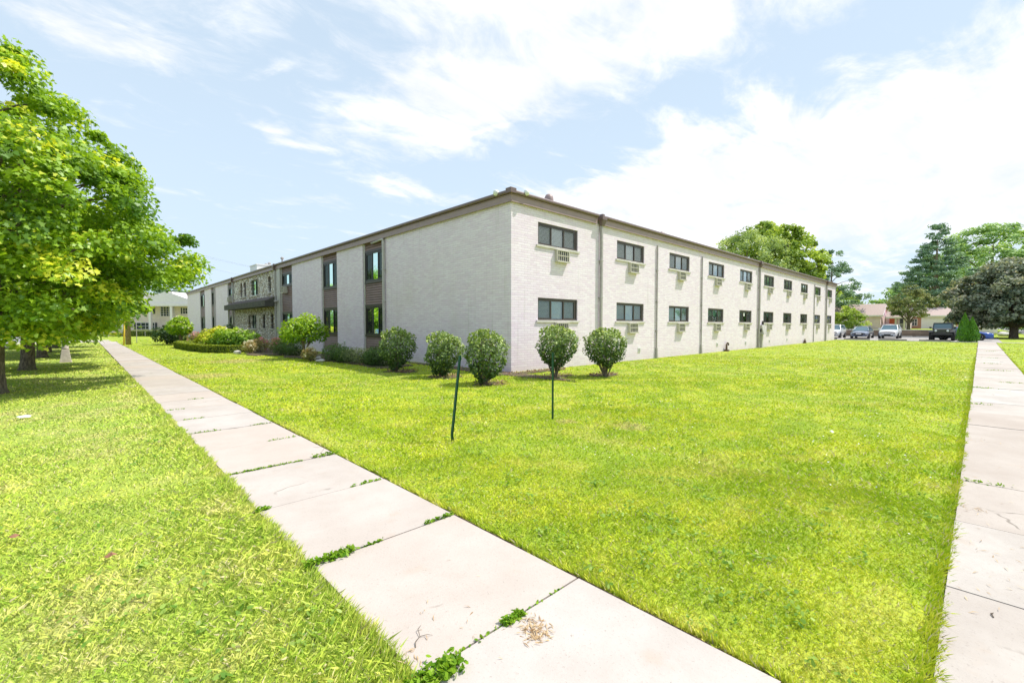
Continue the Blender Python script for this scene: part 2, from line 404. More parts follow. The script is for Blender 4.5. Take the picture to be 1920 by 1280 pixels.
# thin summer haze whitens the blue, more so low down
hz = w.math('ADD', .77, w.math('MULTIPLY', w.ramp(sp.outputs[2], .62, .02), .18))
skyc = w.mix(hz, skyc, (7.15, 8.8, 10.5))
cloudc = w.mix(w.ramp(nf, .3, .7), (9.2, 9.5, 9.9), (11.2, 11.2, 11.2))
colr = w.mix(w.math('MULTIPLY', cl, .96), skyc, cloudc)
low = w.ramp(sp.outputs[2], .0, -.05)
colr = w.mix(low, colr, (3.0, 3.4, 2.2))
bg = w.n('ShaderNodeBackground'); bg.inputs['Strength'].default_value = .105; w.l(colr, bg.inputs[0]); w.l(bg.outputs[0], w.out.inputs[0])

sl = bpy.data.lights.new('sun', 'SUN'); sl.energy = 5.0; sl.angle = radians(.53); sl.color = (1, .955, .88)
so = bpy.data.objects.new('sun', sl); COL.objects.link(so); so.rotation_euler = SUN.to_track_quat('Z', 'Y').to_euler(); so.location = (20, -20, 40)

cd = bpy.data.cameras.new('camera'); cam = bpy.data.objects.new('camera', cd); COL.objects.link(cam); SC.camera = cam
cd.sensor_width = 36; cd.lens = 15.75; cd.clip_end = 3000; cd.clip_start = .05
CAM = Vector((-10.35, -10.86, 1.6)); cam.location = CAM
fw = Vector((.6913 * cos(radians(2.08)), .7225 * cos(radians(2.08)), -sin(radians(2.08))))
cam.rotation_euler = fw.to_track_quat('-Z', 'Y').to_euler()
SC.view_settings.view_transform = 'Standard'; SC.view_settings.look = 'None'; SC.view_settings.exposure = 0; SC.view_settings.gamma = 1
SC.render.engine = 'CYCLES'
SC.cycles.max_bounces = 6; SC.cycles.transparent_max_bounces = 16; SC.cycles.diffuse_bounces = 3; SC.cycles.glossy_bounces = 3
SC.cycles.use_denoising = True
# ------------------------------------------------------------------ ground
def plateau(x, y):
    """gentle rise of the yards behind the retaining wall"""
    f = np.clip((x - 68.2) / .5, 0, 1) * np.clip((y + 9.5) / 2.2, 0, 1)
    far = np.clip((x - 85) / 60, 0, 1)
    return f * (.95 + far * .5)
def grid_ground():
    xs = np.unique(np.concatenate([np.arange(-400, -40, 30), np.arange(-40, 68, 4), np.arange(68, 72, .35), np.arange(72, 110, 4), np.arange(110, 900, 40), [900]]))
    ys = np.unique(np.concatenate([np.arange(-400, -16, 30), np.arange(-16, -5, .8), np.arange(-5, 80, 6), np.arange(80, 900, 40), [900]]))
    X, Y = np.meshgrid(xs, ys); Z = plateau(X, Y)
    v = np.stack([X, Y, Z], -1).reshape(-1, 3); nx = len(xs); ny = len(ys)
    i, j = np.meshgrid(np.arange(nx - 1), np.arange(ny - 1)); b = (j * nx + i).ravel()
    loops = np.stack([b, b + 1, b + 1 + nx, b + nx], -1)
    return np_mesh('ground', v, 4, len(b), soil, loops=loops)
struct(grid_ground())

m_walk = M_concrete('path_concrete', (.455, .40, .36), (.555, .50, .46))
m_walk2 = M_concrete('east_path_concrete', (.44, .395, .355), (.56, .52, .475), (.38, .29, .23))
m_asph = M_asphalt('parking_asphalt', (.33, .30, .28), (.42, .385, .36))
m_road = M_asphalt('road_asphalt', (.22, .21, .22), (.30, .285, .29))
m_kerb = M_concrete('kerb_concrete', (.50, .48, .46), (.58, .56, .54))
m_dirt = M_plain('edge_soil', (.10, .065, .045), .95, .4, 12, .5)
def M_mulch():
    t = NT('mulch'); P = t.pos(); n = t.noise(P, 26, 5, .8); n2 = t.noise(P, 3, 4)
    c = t.mix(t.ramp(n, .3, .7), (.055, .035, .028), (.24, .165, .115)); c = t.mix(t.math('MULTIPLY', t.ramp(n2, .5, .62), .75), c, (.13, .19, .03))
    return t.bsdf(c, .95, n, .9, .04)
m_mulch = M_mulch()
KSEED = random.Random(3)
def slabs(name, mat, axis, lo, hi, cuts, gap=.014, zt=.03, wob=.01):
    """a path of separate cast slabs with narrow open joints, each with its own tint"""
    v = []; att = []
    for a, b in zip(cuts[:-1], cuts[1:]):
        g = gap / 2; zz = zt + KSEED.uniform(-.004, .004)
        l = lo + KSEED.uniform(-wob, wob); h = hi + KSEED.uniform(-wob, wob)
        p = [(l, a + g), (h, a + g), (h, b - g), (l, b - g)]
        if axis == 'x': p = [(y, x) for x, y in p]
        r = KSEED.random() ** 1.5
        P4 = [(x, y, zz) for x, y in p]; P0 = [(x, y, -.05) for x, y in p]
        for q in ([0, 1, 2, 3],): v += [P4[i] for i in q]; att.append(r)
        for k in range(4):
            v += [P4[k], P0[k], P0[(k + 1) % 4], P4[(k + 1) % 4]]; att.append(r)
    return np_mesh(name, v, 4, len(att), mat, attr=att)
cutL = [-13.8, -12.6, -11.4, -10.3, -9.17, -7.88, -6.68, -5.45]
y = -5.45
while y < 45.2: y += 1.22; cutL.append(y)
struct(slabs('footpath_west', m_walk, 'y', -9.31, -8.17, cutL))
cutR = [-14, -12.6, -11.3, -9.9, -8.55, -6.62, -5.30, -3.95, -1.6, -.23]
x = -.23
while x < 49: x += 1.55; cutR.append(x)
struct(slabs('footpath_east', m_walk2, 'x', -11.85, -10.76, cutR, gap=.010))
# bare soil line where the turf was edged
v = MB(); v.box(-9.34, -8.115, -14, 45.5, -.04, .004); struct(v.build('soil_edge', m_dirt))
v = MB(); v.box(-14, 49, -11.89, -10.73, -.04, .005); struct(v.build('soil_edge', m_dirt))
# path that crosses at the far west corner, kerbs, roads
struct(slabs('footpath_cross', m_walk, 'x', 45.4, 46.5, [-14 + 1.5 * k for k in range(4)] + [-8.0]))
v = MB(); v.box(-22.6, -14.5, -60, 300, -.1, .008); struct(v.build('road_west', m_road))
v = MB(); v.box(-14.5, 400, 50.4, 56.4, -.1, .008)
v = MB(); v.box(-14.5, -14.3, -60, 48, -.1, .13); v.box(-22.8, -22.6, -60, 300, -.1, .13); v.box(-14.5, -14.3, 55, 300, -.1, .13); struct(v.build('kerb', m_kerb))
v = MB(); v.box(-14.3, -8.4, 47.2, 54.0, -.1, .016); struct(v.build('driveway', m_walk))
v = MB(); v.box(-60, 600, -25, -16.2, -.1, .008); struct(v.build('road_east', m_road))
v = MB(); v.box(-60, 600, -16.2, -16.0, -.1, .13); struct(v.build('kerb', m_kerb))
v = MB(); v.box(49.3, 68.0, -12.3, 11, -.1, .010); struct(v.build('parking_lot', m_asph))
v = MB(); v.box(49.3, 50.3, -16.0, -12.3, -.1, .02); struct(v.build('footpath_apron', m_walk))
v = MB(); v.box(49.05, 49.3, -10.7, 2.5, -.1, .05); struct(v.build('kerb', m_kerb))
def blob(name, cx, cy, rx, ry, mat, z=.006, n=40, seed=0):
    r = random.Random(seed); ph = [r.uniform(0, 6.28) for _ in range(4)]
    pts = []
    for k in range(n):
        t = 2 * pi * k / n; f = 1 + .13 * sin(3 * t + ph[0]) + .09 * sin(5 * t + ph[1]) + .07 * sin(9 * t + ph[2]) + .05 * sin(14 * t + ph[3])
        pts.append((cx + rx * f * cos(t), cy + ry * f * sin(t)))
    m = MB(); m.poly(pts, -.03, z); o = m.build(name, mat); struct(o); return o
BEDS = [(-2.35, -1.65, .50, .42), (-2.3, .5, .55, .5), (-2.4, 2.95, .5, .6), (.25, -1.75, .65, .38), (1.6, -2.6, .6, .36), (-.35, 1.2, .38, 4.2), (.9, -.40, 1.5, .22),
        (-1.6, 7.0, 1.0, 3.0), (-1.8, 12.0, 1.35, 3.2), (-2.2, 17.4, 1.7, 3.2), (-2.9, 24, 2.3, 5.4), (-2.4, 33, 1.9, 5)]
for k, b in enumerate(BEDS): blob('mulch_bed', *b, m_mulch, z=.006 + .004 * k, seed=k)

# ------------------------------------------------------------------ the apartment building
bld = thing('apartment_building', 'long two storey flat roofed building of white painted brick with brown trim', 'building')
TR = lambda s, d, z: (s, -d, z)      # south front: s runs along x, d is out of the wall
TL = lambda s, d, z: (-d, s, z)      # west front: s runs along y
HT = 5.72; m_glass1 = M_glass('west_glass', (.75, .88, .80), (.75, .95, .85), 1.3)
def wall(name, T, s0, s1, z0, z1, holes, mat, depth=.11, d=0., thick=True):
    """one face of wall with openings cut out and their reveals"""
    m = MB(T)
    xs = sorted({s0, s1} | {h[0] for h in holes} | {h[1] for h in holes}); zs = sorted({z0, z1} | {h[2] for h in holes} | {h[3] for h in holes})
    for i in range(len(xs) - 1):
        for j in range(len(zs) - 1):
            cx = (xs[i] + xs[i + 1]) / 2; cz = (zs[j] + zs[j + 1]) / 2
            if any(h[0] < cx < h[1] and h[2] < cz < h[3] for h in holes): continue
            m.quad((xs[i], d, zs[j]), (xs[i + 1], d, zs[j]), (xs[i + 1], d, zs[j + 1]), (xs[i], d, zs[j + 1]))
    for a, b, c, e in holes:
        D = d - depth
        m.quad((a, d, c), (a, D, c), (a, D, e), (a, d, e)); m.quad((b, d, c), (b, D, c), (b, D, e), (b, d, e))
        m.quad((a, d, e), (a, D, e), (b, D, e), (b, d, e)); m.quad((a, d, c), (a, D, c), (b, D, c), (b, d, c))
    if s0 > .1:
        m.quad((s0, d, z0), (s0, d - .3, z0), (s0, d - .3, z1), (s0, d, z1))
    if s1 < 63 and T is TL:
        m.quad((s1, d, z0), (s1, d - .3, z0), (s1, d - .3, z1), (s1, d, z1))
    return m.build(name, mat, bld)

def window(T, s0, s1, z0, z1, cuts, d, fw=.06, sill=None, blind=0, blindz=None, slats=True, screens=(0, 2), frame=None, extra=None):
    """bronze slider in an opening: frame and mullions, panes, screens, blind, sill, dark room behind"""
    frame = frame or m_frame
    m = MB(T); D = d
    m.box(s0, s1, D, D + .06, z1 - fw, z1); m.box(s0, s1, D - .001, D + .07, z0, z0 + fw * .8)
    m.box(s0, s0 + fw * .8, D + .001, D + .059, z0 + fw * .8, z1 - fw); m.box(s1 - fw, s1, D + .001, D + .059, z0 + fw * .8, z1 - fw)
    edges = [s0 + fw * .8] + [s0 + (s1 - s0) * c for c in cuts] + [s1 - fw]
    for c in edges[1:-1]: m.box(c - fw * .42, c + fw * .42, D + .002, D + .052, z0 + fw * .8, z1 - fw)
    if T is TR:
        m.box(s1 - fw - .075, s1 - fw, D + .028, D + .049, z0 + fw * .8, z1 - fw * 1.01); m.box(s0 + fw * .8, s1 - fw - .076, D + .027, D + .050, z1 - fw - .045, z1 - fw * 1.01)
    fr = m.build('window', frame, bld)
    g = MB(T)
    for a, b in zip(edges[:-1], edges[1:]): g.quad((a + .01, D + .02, z0 + fw * .7), (b - .01, D + .02, z0 + fw * .7), (b - .01, D + .02, z1 - fw * .9), (a + .01, D + .02, z1 - fw * .9))
    g.build('pane', m_glass if T is TR else m_glass1, fr)
    for k in screens:
        if k < len(edges) - 1:
            sf = MB(T)
            a, b = edges[k], edges[k + 1]
            sf.mi = 1; sf.quad((a + .02, D + .034, z0 + fw), (b - .02, D + .034, z0 + fw), (b - .02, D + .034, z1 - fw), (a + .02, D + .034, z1 - fw))
            w_ = .035; sf.mi = 0
            for q in ((a + .004, a + w_), (b - w_, b - .004)): sf.box(q[0], q[1], D + .026, D + .047, z0 + fw * .81, z1 - fw * 1.01)
            for q in ((z0 + fw * .82, z0 + fw * .8 + w_), (z1 - fw - w_, z1 - fw * 1.02)): sf.box(a + w_, b - w_, D + .027, D + .046, q[0], q[1])
            so_ = sf.build('screen', [frame, m_screen if T is TR else m_screen_dk], fr)
    # blind or curtain
    b = MB(T); bz0 = z0 + .05 if blindz is None else blindz; bl = m_blinds[blind]
    if slats:
        z = z1 - fw
        while z > bz0:
            b.quad((s0 + .03, D - .075, z), (s1 - .03, D - .075, z), (s1 - .03, D - .048, z - .038), (s0 + .03, D - .048, z - .038)); z -= .045
    else:
        n = max(6, int((s1 - s0) / .07))
        for k in range(n):
            a0 = s0 + .03 + (s1 - s0 - .06) * k / n; a1 = s0 + .03 + (s1 - s0 - .06) * (k + 1) / n
            q = .025 * (1 if k % 2 else -1)
            b.quad((a0, D - .08 - q, bz0), (a1, D - .08 + q, bz0), (a1, D - .08 + q, z1 - .03), (a0, D - .08 - q, z1 - .03))
    b.build('curtain' if not slats else 'blind', bl, fr)
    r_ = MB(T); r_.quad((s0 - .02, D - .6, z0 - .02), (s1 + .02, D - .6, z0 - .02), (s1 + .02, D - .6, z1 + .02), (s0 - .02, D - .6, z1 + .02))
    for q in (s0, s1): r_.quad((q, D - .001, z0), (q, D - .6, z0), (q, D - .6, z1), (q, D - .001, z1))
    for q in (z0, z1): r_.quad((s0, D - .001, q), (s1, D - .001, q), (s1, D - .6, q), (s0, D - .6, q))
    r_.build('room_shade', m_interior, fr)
    if sill:
        s_ = MB(T); s_.box(s0 - .10, s1 + .08, -.02, .055, z0 - .085, z0 - .002); s_.build('sill', m_sill, fr, bevel=.006)
    return fr
def ac_unit(T, s, z, w=.70, h=.40, p=.135, d=0., two=False):
    m = MB(T)
    m.box(s, s + .035, d, d + p, z - h, z); m.box(s + w - .035, s + w, d, d + p, z - h, z)
    m.box(s + .035, s + w - .035, d, d + p, z - .035, z - .001); m.box(s - .01, s + w + .01, d, d + p + .03, z - h - .05, z - h - .001)
    o = m.build('air_conditioner', m_acbody, bld)
    g = MB(T); g.box(s + .034, s + w - .034, d + .01, d + p - .055, z - h + .002, z - .036); g.build('fin_block', m_acdark, o)
    g = MB(T); n = 6
    for k in range(1, n):
        a = s + w * k / n; g.box(a - .010, a + .010, d + p - .03, d + p - .012, z - h, z - .036)
    g.box(s + .036, s + w - .036, d + p - .035, d + p - .008, z - h * .55, z - h * .48)
    g.build('grille', m_acbody, o)
    return o

# south front -------------------------------------------------
WX = [1.31, 6.27, 10.96, 15.65, 20.50, 25.18, 29.87, 34.75, 39.47, 44.30]
holes = []
for s in WX: holes += [(s, s + 2.25, 4.45, 5.24), (s, s + 2.25, 1.78, 2.58)]
wall('brick_wall', TR, 0, 48.1, 0, HT, holes, brick)
for i, s in enumerate(WX):
    up = [0, 0, 2, 2, 2, 3, 2, 3, 2, 2][i]; lo = [1, 1, 3, 3, 2, 3, 3, 2, 3, 2][i]
    window(TR, s, s + 2.25, 4.45, 5.24, (.335, .655), -.10, sill=True, blind=up, slats=i < 3, screens=(0, 2), blindz=None if i in (0, 1, 2, 5) else 4.5 + R.uniform(.05, .45))
    window(TR, s, s + 2.25, 1.78, 2.58, (.335, .655), -.10, sill=True, blind=lo, slats=i in (0, 1, 5), screens=(0, 2), blindz=None if i in (0, 1, 2) else (2.3 if i == 4 else 1.84 + R.uniform(0, .4)))
    ac_unit(TR, s + .90, 4.362); ac_unit(TR, s + .88, 1.692)
# note paper taped in one ground floor window
v = MB(TR); v.box(WX[4] + .95, WX[4] + 1.15, -.079, -.075, 2.2, 2.42); v.build('window_notice', m_white, bld)
v = MB(TR); v.box(WX[4] + .80, WX[4] + 1.25, -.16, -.12, 1.9, 1.95); v.frust(WX[4] + 1.02, -.14, 1.84, 1.90, .05, .015, .12, .015); v.build('window_ornament', m_white, bld)

# west front --------------------------------------------------
PAN = [(8.72, 10.95), (14.15, 16.42), (21.62, 24.08), (38.15, 40.42), (46.15, 48.35), (51.95, 54.85)]
for a, b in [(0, 8.72), (10.95, 14.15), (16.42, 21.62), (40.42, 46.15), (48.35, 51.95), (54.85, 63.95)]:
    wall('brick_wall', TL, a, b, 0, HT, [], brick)
def siding(T, s0, s1, z0, z1, d, parent, pitch=.118):
    m = MB(T); z = z0; n = max(1, round((z1 - z0) / pitch)); h = (z1 - z0) / n; g_ = .020
    for k in range(n):
        a = z0 + k * h; b = a + h
        m.mi = 0; m.quad((s0, d + .045, a + g_), (s1, d + .045, a + g_), (s1, d + .010, b), (s0, d + .010, b)); m.quad((s0, d + .0, a + g_), (s1, d + .0, a + g_), (s1, d + .045, a + g_), (s0, d + .045, a + g_)); m.mi = 1; m.quad((s0, d + .002, a - .004), (s1, d + .002, a - .004), (s1, d + .002, a + g_), (s0, d + .002, a + g_))  # dark strip in each lap: gap shadow and dirt put into the colour
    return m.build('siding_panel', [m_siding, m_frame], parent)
PD = -.10
def trim(s0, s1, z0, z1, d0, d1, name='window_trim', mat=None):
    m = MB(TL); m.box(s0, s1, d0, d1, z0, z1); return m.build(name, mat or m_frame, bld)
for i, (a, b) in enumerate(PAN):
    a += .02; b -= .02
    # corner board on the far side of each recess
    trim(b - .13, b, .12, HT, PD + .001, PD + .055, 'corner_board', m_spout)
    bb = b - .135
    small = i in (2, 3)
    L0, L1, U0, U1 = (1.72, 2.46, 4.42, 5.20) if small else (1.13, 2.53, 3.80, 5.22)
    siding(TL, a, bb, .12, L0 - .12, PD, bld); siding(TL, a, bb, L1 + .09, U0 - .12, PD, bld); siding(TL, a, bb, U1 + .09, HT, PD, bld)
    for z0, z1, k in ((L0, L1, 0), (U0, U1, 1)):
        trim(a, bb, z0 - .12, z0 - .002, PD, PD + .075); trim(a, bb, z1 + .002, z1 + .09, PD, PD + .06)
        window(TL, a + .04, bb - .03, z0, z1, (.34, .66), PD - .03, fw=.075, blind=(1, 3, 2, 3, 1, 2)[i] if k == 0 else (3, 0, 0, 2, 0, 2)[i],
               slats=False, screens=(0, 2), frame=m_darkframe, blindz=(z0 + z1) / 2 - .05 if (k == 0 and not small) else z0 + .04)
        trim(a, a + .038, z0, z1, PD + .001, PD + .05); trim(bb - .028, bb, z0, z1, PD + .001, PD + .05)
    m = MB(TL); m.box(a - .02, b + .02, -.3, .02, -.02, .118); m.build('footing', m_base, bld)
    if small:
        s = a + 1.15 if i == 2 else a + .9
        ac_unit(TL, s, 4.29, w=.66, p=.26, d=PD + .03); ac_unit(TL, s, 1.59, w=.66, p=.26, d=PD + .03)
m = MB(TL); m.box(10.95, 16.42, .0, .10, -.02, .07); m.build('footing', m_base, bld)
# pilaster and stone centre
m = MB(TL); m.box(24.08, 24.86, -.3, .05, 0, HT); m.build('pilaster', m_spout, bld)
SU = [(26.55, 27.15, 4.12, 5.34), (30.05, 32.05, 4.08, 5.36), (33.75, 34.45, 4.12, 5.36), (35.0, 35.6, 4.12, 5.36)]
SL = [(26.05, 26.68, 1.35, 2.47), (28.2, 28.85, 1.35, 2.47), (30.7, 32.15, 1.33, 2.47), (32.45, 33.1, 1.35, 2.47)]
wall('stone_wall', TL, 24.86, 38.15, 0, HT, SU + SL, stone, depth=.16, d=-.04)
for k, h in enumerate(SU + SL):
    wd = h[1] - h[0] > 1
    window(TL, *h, (.5,) if wd else (), -.20, fw=.05, blind=3 if k == 1 else 2, slats=False, screens=(0,) if wd else (0,), frame=m_darkframe)
    m = MB(TL); m.box(h[0] - .12, h[1] + .12, -.05, .05, h[2] - .11, h[2] - .005); m.build('stone_sill', m_sill, bld, bevel=.008)
m = MB(TL); m.box(29.85, 30.35, -.055, -.03, 1.38, 2.44); m.build('window_shutter', m_sill, bld)
# awning over the entrance
A0, A1, PP = 25.0, 37.9, .78
m = MB(TL)
vs = [(A0, 0, 3.76), (A1, 0, 3.76), (A1, PP, 3.40), (A0, PP, 3.40)]
m.add(vs + [(x, d, z - .035) for x, d, z in vs], [(0, 1, 2, 3), (7, 6, 5, 4), (0, 3, 7, 4), (2, 1, 5, 6), (3, 2, 6, 7), (1, 0, 4, 5)])
awr = m.build('awning', m_awnroof, bld)
m = MB(TL); n = 44
for k in range(n):
    a = A0 + (A1 - A0) * k / n; b = A0 + (A1 - A0) * (k + 1) / n
    m.box(a + .006, b - .006, PP + .002, PP + .035 + .006 * (k % 3), 2.97 + .008 * ((k * 7) % 3), 3.42)
m.box(A0, A1, PP - .03, PP + .001, 2.99, 3.40)
m.build('fascia_board', m_awn, awr)
m = MB(TL); m.add([(A0 + .002, 0, 2.98), (A0 + .002, PP, 2.98), (A0 + .002, PP, 3.36), (A0 + .002, 0, 3.72), (A0 + .04, 0, 2.98), (A0 + .04, PP, 2.98), (A0 + .04, PP, 3.36), (A0 + .04, 0, 3.72)],
      [(0, 1, 2, 3), (7, 6, 5, 4), (0, 4, 5, 1), (1, 5, 6, 2), (2, 6, 7, 3), (3, 7, 4, 0)])
m.box(A0, A1, .0, PP - .03, 2.985, 3.01); m.build('soffit', m_awn, awr)
m = MB(TL); m.box(37.3, 37.42, .5, .62, 0, 2.98); m.build('awning_post', m_spout, awr)

# other sides, roof, edge metal
m = MB()
m.quad((48.1, 0, 0), (48.1, 14, 0), (48.1, 14, HT), (48.1, 0, HT)); m.quad((48.1, 14, 0), (14, 14, 0), (14, 14, HT), (48.1, 14, HT))
m.quad((14, 14, 0), (14, 63.95, 0), (14, 63.95, HT), (14, 14, HT)); m.quad((14, 63.95, 0), (0, 63.95, 0), (0, 63.95, HT), (14, 63.95, HT))
m.build('brick_wall', brick, bld)
m = MB(); m.box(.02, 48.08, .02, 13.98, HT + .02, 5.93); m.box(.02, 13.98, 13.98, 63.93, HT + .02, 5.93)
roof = m.build('roof', m_roof, bld)
def edge(T, s0, s1, name_f='fascia', name_g='gutter'):
    m = MB(T); q = .003 if T is TL else 0; m.box(s0, s1, -.24, .085, HT - .02 + q, 5.925 - q); m.box(s0, s1, .0855, .10, HT - .05 + q, HT + q); m.box(s0, s1, .0855, .098, 5.89 + q, 5.922 - q)
    f = m.build(name_f, m_fascia, bld)
    m = MB(T); sec = [(a_, b_ + q * .7) for a_, b_ in [(.075, 5.926), (.16, 5.93), (.185, 5.965), (.185, 6.01), (.165, 6.045), (.10, 6.05), (-.30, 6.05), (-.30, 5.926)]]
    n = len(sec); m.add([(s0, a, b) for a, b in sec] + [(s1, a, b) for a, b in sec], [tuple(range(n)), tuple(range(n, 2 * n))[::-1]] + [(i, (i + 1) % n, (i + 1) % n + n, i + n) for i in range(n)])
    m.build(name_g, m_gutter, bld)
SPL = [5.0, 24.0, 43.75]
segs = [-.081, 4.86, 23.9, 43.65, 48.25]
for a, b in zip(segs[:-1], segs[1:]): edge(TR, a + (0 if a < 0 else .13), b - .13 if b < 48 else b)
segs = [-.083, 25.05, 38.0, 64.05]
for a, b in zip(segs[:-1], segs[1:]): edge(TL, a + (.0 if a < 0 else .1), b - .1 if b < 64 else b)
m = MB(); m.box(48.1, 48.2, 0, 14.1, HT, 6.04); m.box(14, 48.1, 14, 14.1, HT, 6.04); m.box(14, 14.1, 14.1, 64, HT, 6.04); m.box(0, 14, 63.95, 64.05, HT, 6.04); m.build('fascia', m_fascia, bld)
def spout(T, s, z0, z1, r=.05, mat=None, head=True, off=.09, boot=False):
    m = MB(T)
    m.box(s - r, s + r, off - r, off + r, z0, z1)
    for z in (1.3, 2.7, 4.2):
        if z0 < z < z1: m.box(s - r - .02, s + r + .02, .0, off + r + .008, z, z + .05)
    if boot: m.frust(s, off, z0 - .1, z0 + .45, r * 2.2, r * 2.0, r * 1.5, r * 1.4)
    o = m.build('downspout', mat or m_conduit, bld, bevel=.01)
    if head:
        h = MB(T); h.frust(s, .13, HT - .10, HT + .12, .07, .05, .15, .12); h.box(s - .16, s + .16, .0, .26, HT + .12, 5.98); h.box(s - .07, s + .07, .02, .2, 5.98, 6.09)
        h.build('leader_head', m_gutter, o, bevel=.01)
for s in SPL: spout(TR, s, .02, HT - .08, r=.058 if s > 5 else .052)
for s in (9.67, 14.68, 39.2): spout(TR, s, .05, 5.42, r=.03, head=False, off=.05, boot=s < 20, mat=m_conduit)
for s in (25.05, 38.0): spout(TL, s, .02, HT - .08, r=.055, mat=m_spout)
spout(TL, 46.02, .02, HT - .05, r=.05, mat=m_spout, head=False)
spout(TL, 8.60, .02, HT - .16, r=.052, mat=m_spout, head=False)
m = MB(TL); m.tube([(8.60, .09, HT - .16), (8.63, .10, HT - .10), (8.8, .07, HT - .08), (9.9, .03, HT - .11)], .05, 8); m.build('downspout', m_spout, bld, smooth=True)
m = MB(TL); m.box(24.45, 25.1, .06, .2, 3.3, 3.42); m.build('downspout', m_spout, bld)
# small fittings
def vent(T, s, z, w=.22):
    m = MB(T); m.box(s - w / 2, s + w / 2, 0, .02, z - w / 2, z + w / 2); o = m.build('wall_vent', m_white, bld)
    g = MB(T); 
    for k in range(3): g.box(s - w * .34, s + w * .34, .021, .034, z - w * .32 + k * w * .24, z - w * .32 + k * w * .24 + w * .15)
    g.build('louvre', m_conduit, o)
for s in (8.15, 17.0, 21.7, 26.6, 31.0): vent(TR, s, .46 if s < 20 else .42)
vent(TL, 13.2, .62, .26)
m = MB(TR); m.tube([(18.15, .12, 0), (18.15, .12, .42), (18.2, .14, .52), (18.32, .16, .50), (18.34, .16, .36)], [.07, .05, .04, .04, .045], 8); m.box(18.02, 18.3, .02, .24, 0, .1); m.build('vent_pipe', m_rust, bld, smooth=False)
m = MB(TR); m.frust(35.9, .12, 0, .28, .14, .1, .08, .06); m.tube([(35.9, .12, .28), (35.9, .12, .4)], .04, 8); m.build('pipe_stub', m_rust, bld)
# meter cabinet
m = MB(TR)
m.add([(24.22, 0, .95), (24.86, 0, .95), (24.86, .36, .95), (24.22, .36, .95), (24.22, 0, 1.62), (24.86, 0, 1.62), (24.86, .2, 1.62), (24.22, .2, 1.62)],
      [(0, 3, 2, 1), (4, 5, 6, 7), (0, 1, 5, 4), (1, 2, 6, 5), (2, 3, 7, 6), (3, 0, 4, 7)])
mc = m.build('meter_cabinet', m_spout, bld, bevel=.012)
m = MB(TR); m.box(24.35, 24.5, .05, .2, 0, .95); m.box(24.62, 24.72, .05, .16, 0, .95); m.build('conduit', m_spout, mc)
m = MB(TR); m.box(24.216, 24.22, .08, .2, 1.12, 1.36); m.box(24.86, 25.0, .02, .1, 1.6, 1.9); m.build('cabinet_hatch', m_darkframe, mc)
# roof furniture
def mushroom(x, y, z, r, h):
    m = MB(); m.lathe((x, y, z), [(r * .55, -.3), (r * .55, h * .35), (r * .95, h * .35), (r, h * .5), (r * .92, h * .78), (r * .6, h * .95), (.02, h)], 18)
    o = m.build('roof_vent', m_fascia, roof, smooth=True); return o
mushroom(2.5, .55, 6.0, .18, .55); mushroom(12.2, 1.1, 6.05, .2, .56); mushroom(33.5, 2.6, 5.98, .2, .45); mushroom(20.2, 3.2, 5.98, .14, .35)
m = MB(); m.box(1.0, 3.4, 34.0, 36.2, 5.9, 7.0); m.box(.95, 3.45, 33.95, 36.25, 7.0, 7.08); ch = m.build('chimney', m_white, roof)
m = MB(); 
for yy in (34.6, 35.6): m.lathe((2.2, yy, 7.08), [(.12, 0), (.12, .2), (.16, .22), (.05, .32)], 10)
m.tube([(.6, 25.6, 5.9), (.6, 25.6, 6.6)], .05, 8); m.lathe((.6, 25.6, 6.55), [(.11, 0), (.13, .1), (.05, .18)], 10)
m.build('flue', m_conduit, roof)
# floodlights on the corner of the roof edge
for (x, y, dx, dy) in ((-.18, .55, -1, .2), (.55, -.18, .2, -1)):
    m = MB(); m.lathe((x, y, 6.0), [(.02, -.05), (.085, -.02), (.10, .05), (.085, .12), (.02, .15)], 14)
    fl = m.build('floodlight', m_white, bld, smooth=True)
m = MB(); m.box(-.2, .06, -.2, .06, 5.928, 6.1); m.build('corner_cap', m_gutter, bld, bevel=.01)
#PART3
# ------------------------------------------------------------------ vegetation
MAPLE = np.array([(0, 0), (.18, .02), (.46, -.12), (.40, .10), (.62, .34), (.36, .38), (.34, .56), (.16, .52), (0, .95), (-.16, .52), (-.34, .56), (-.36, .38), (-.62, .34), (-.40, .10), (-.46, -.12), (-.18, .02)])
OVAL = np.array([(0, 0), (.24, .22), (.27, .5), (.16, .8), (0, 1), (-.16, .8), (-.27, .5), (-.24, .22)])
DIAM = np.array([(0, 0), (.34, .45), (0, 1), (-.34, .45)])
LOBE = np.array([(0, 0), (.42, .15), (.30, .5), (.42, .8), (0, 1), (-.38, .85), (-.28, .5), (-.45, .2)])
SPRAY = np.array([(0, 0), (.12, .5), (0, 1), (-.12, .5)])
def leaves(name, P_, N_, size, tmpl, mat, parent, rnd, rng, cup=.12, updir=None):
    n = len(P_); k = len(tmpl)
    N_ = N_ / np.maximum(np.linalg.norm(N_, axis=1, keepdims=True), 1e-6)
    a = rng.normal(size=(n, 3)) if updir is None else updir + rng.normal(size=(n, 3)) * .35
    tx = np.cross(N_, a); tx /= np.maximum(np.linalg.norm(tx, axis=1, keepdims=True), 1e-6); ty = np.cross(tx, N_)
    size = np.broadcast_to(size, (n,))[:, None, None]
    u = tmpl[None, :, 0, None]; v_ = tmpl[None, :, 1, None] - .4
    w_ = -cup * (np.abs(tmpl[None, :, 0, None]) * 1.2 + (tmpl[None, :, 1, None] - .5) ** 2)
    V = P_[:, None, :] + size * (tx[:, None, :] * u + ty[:, None, :] * v_ + N_[:, None, :] * w_)
    return np_mesh(name, V.reshape(-1, 3), k, n, mat, parent, attr=rnd)
def unit(a): return a / np.maximum(np.linalg.norm(a, axis=1, keepdims=True), 1e-6)
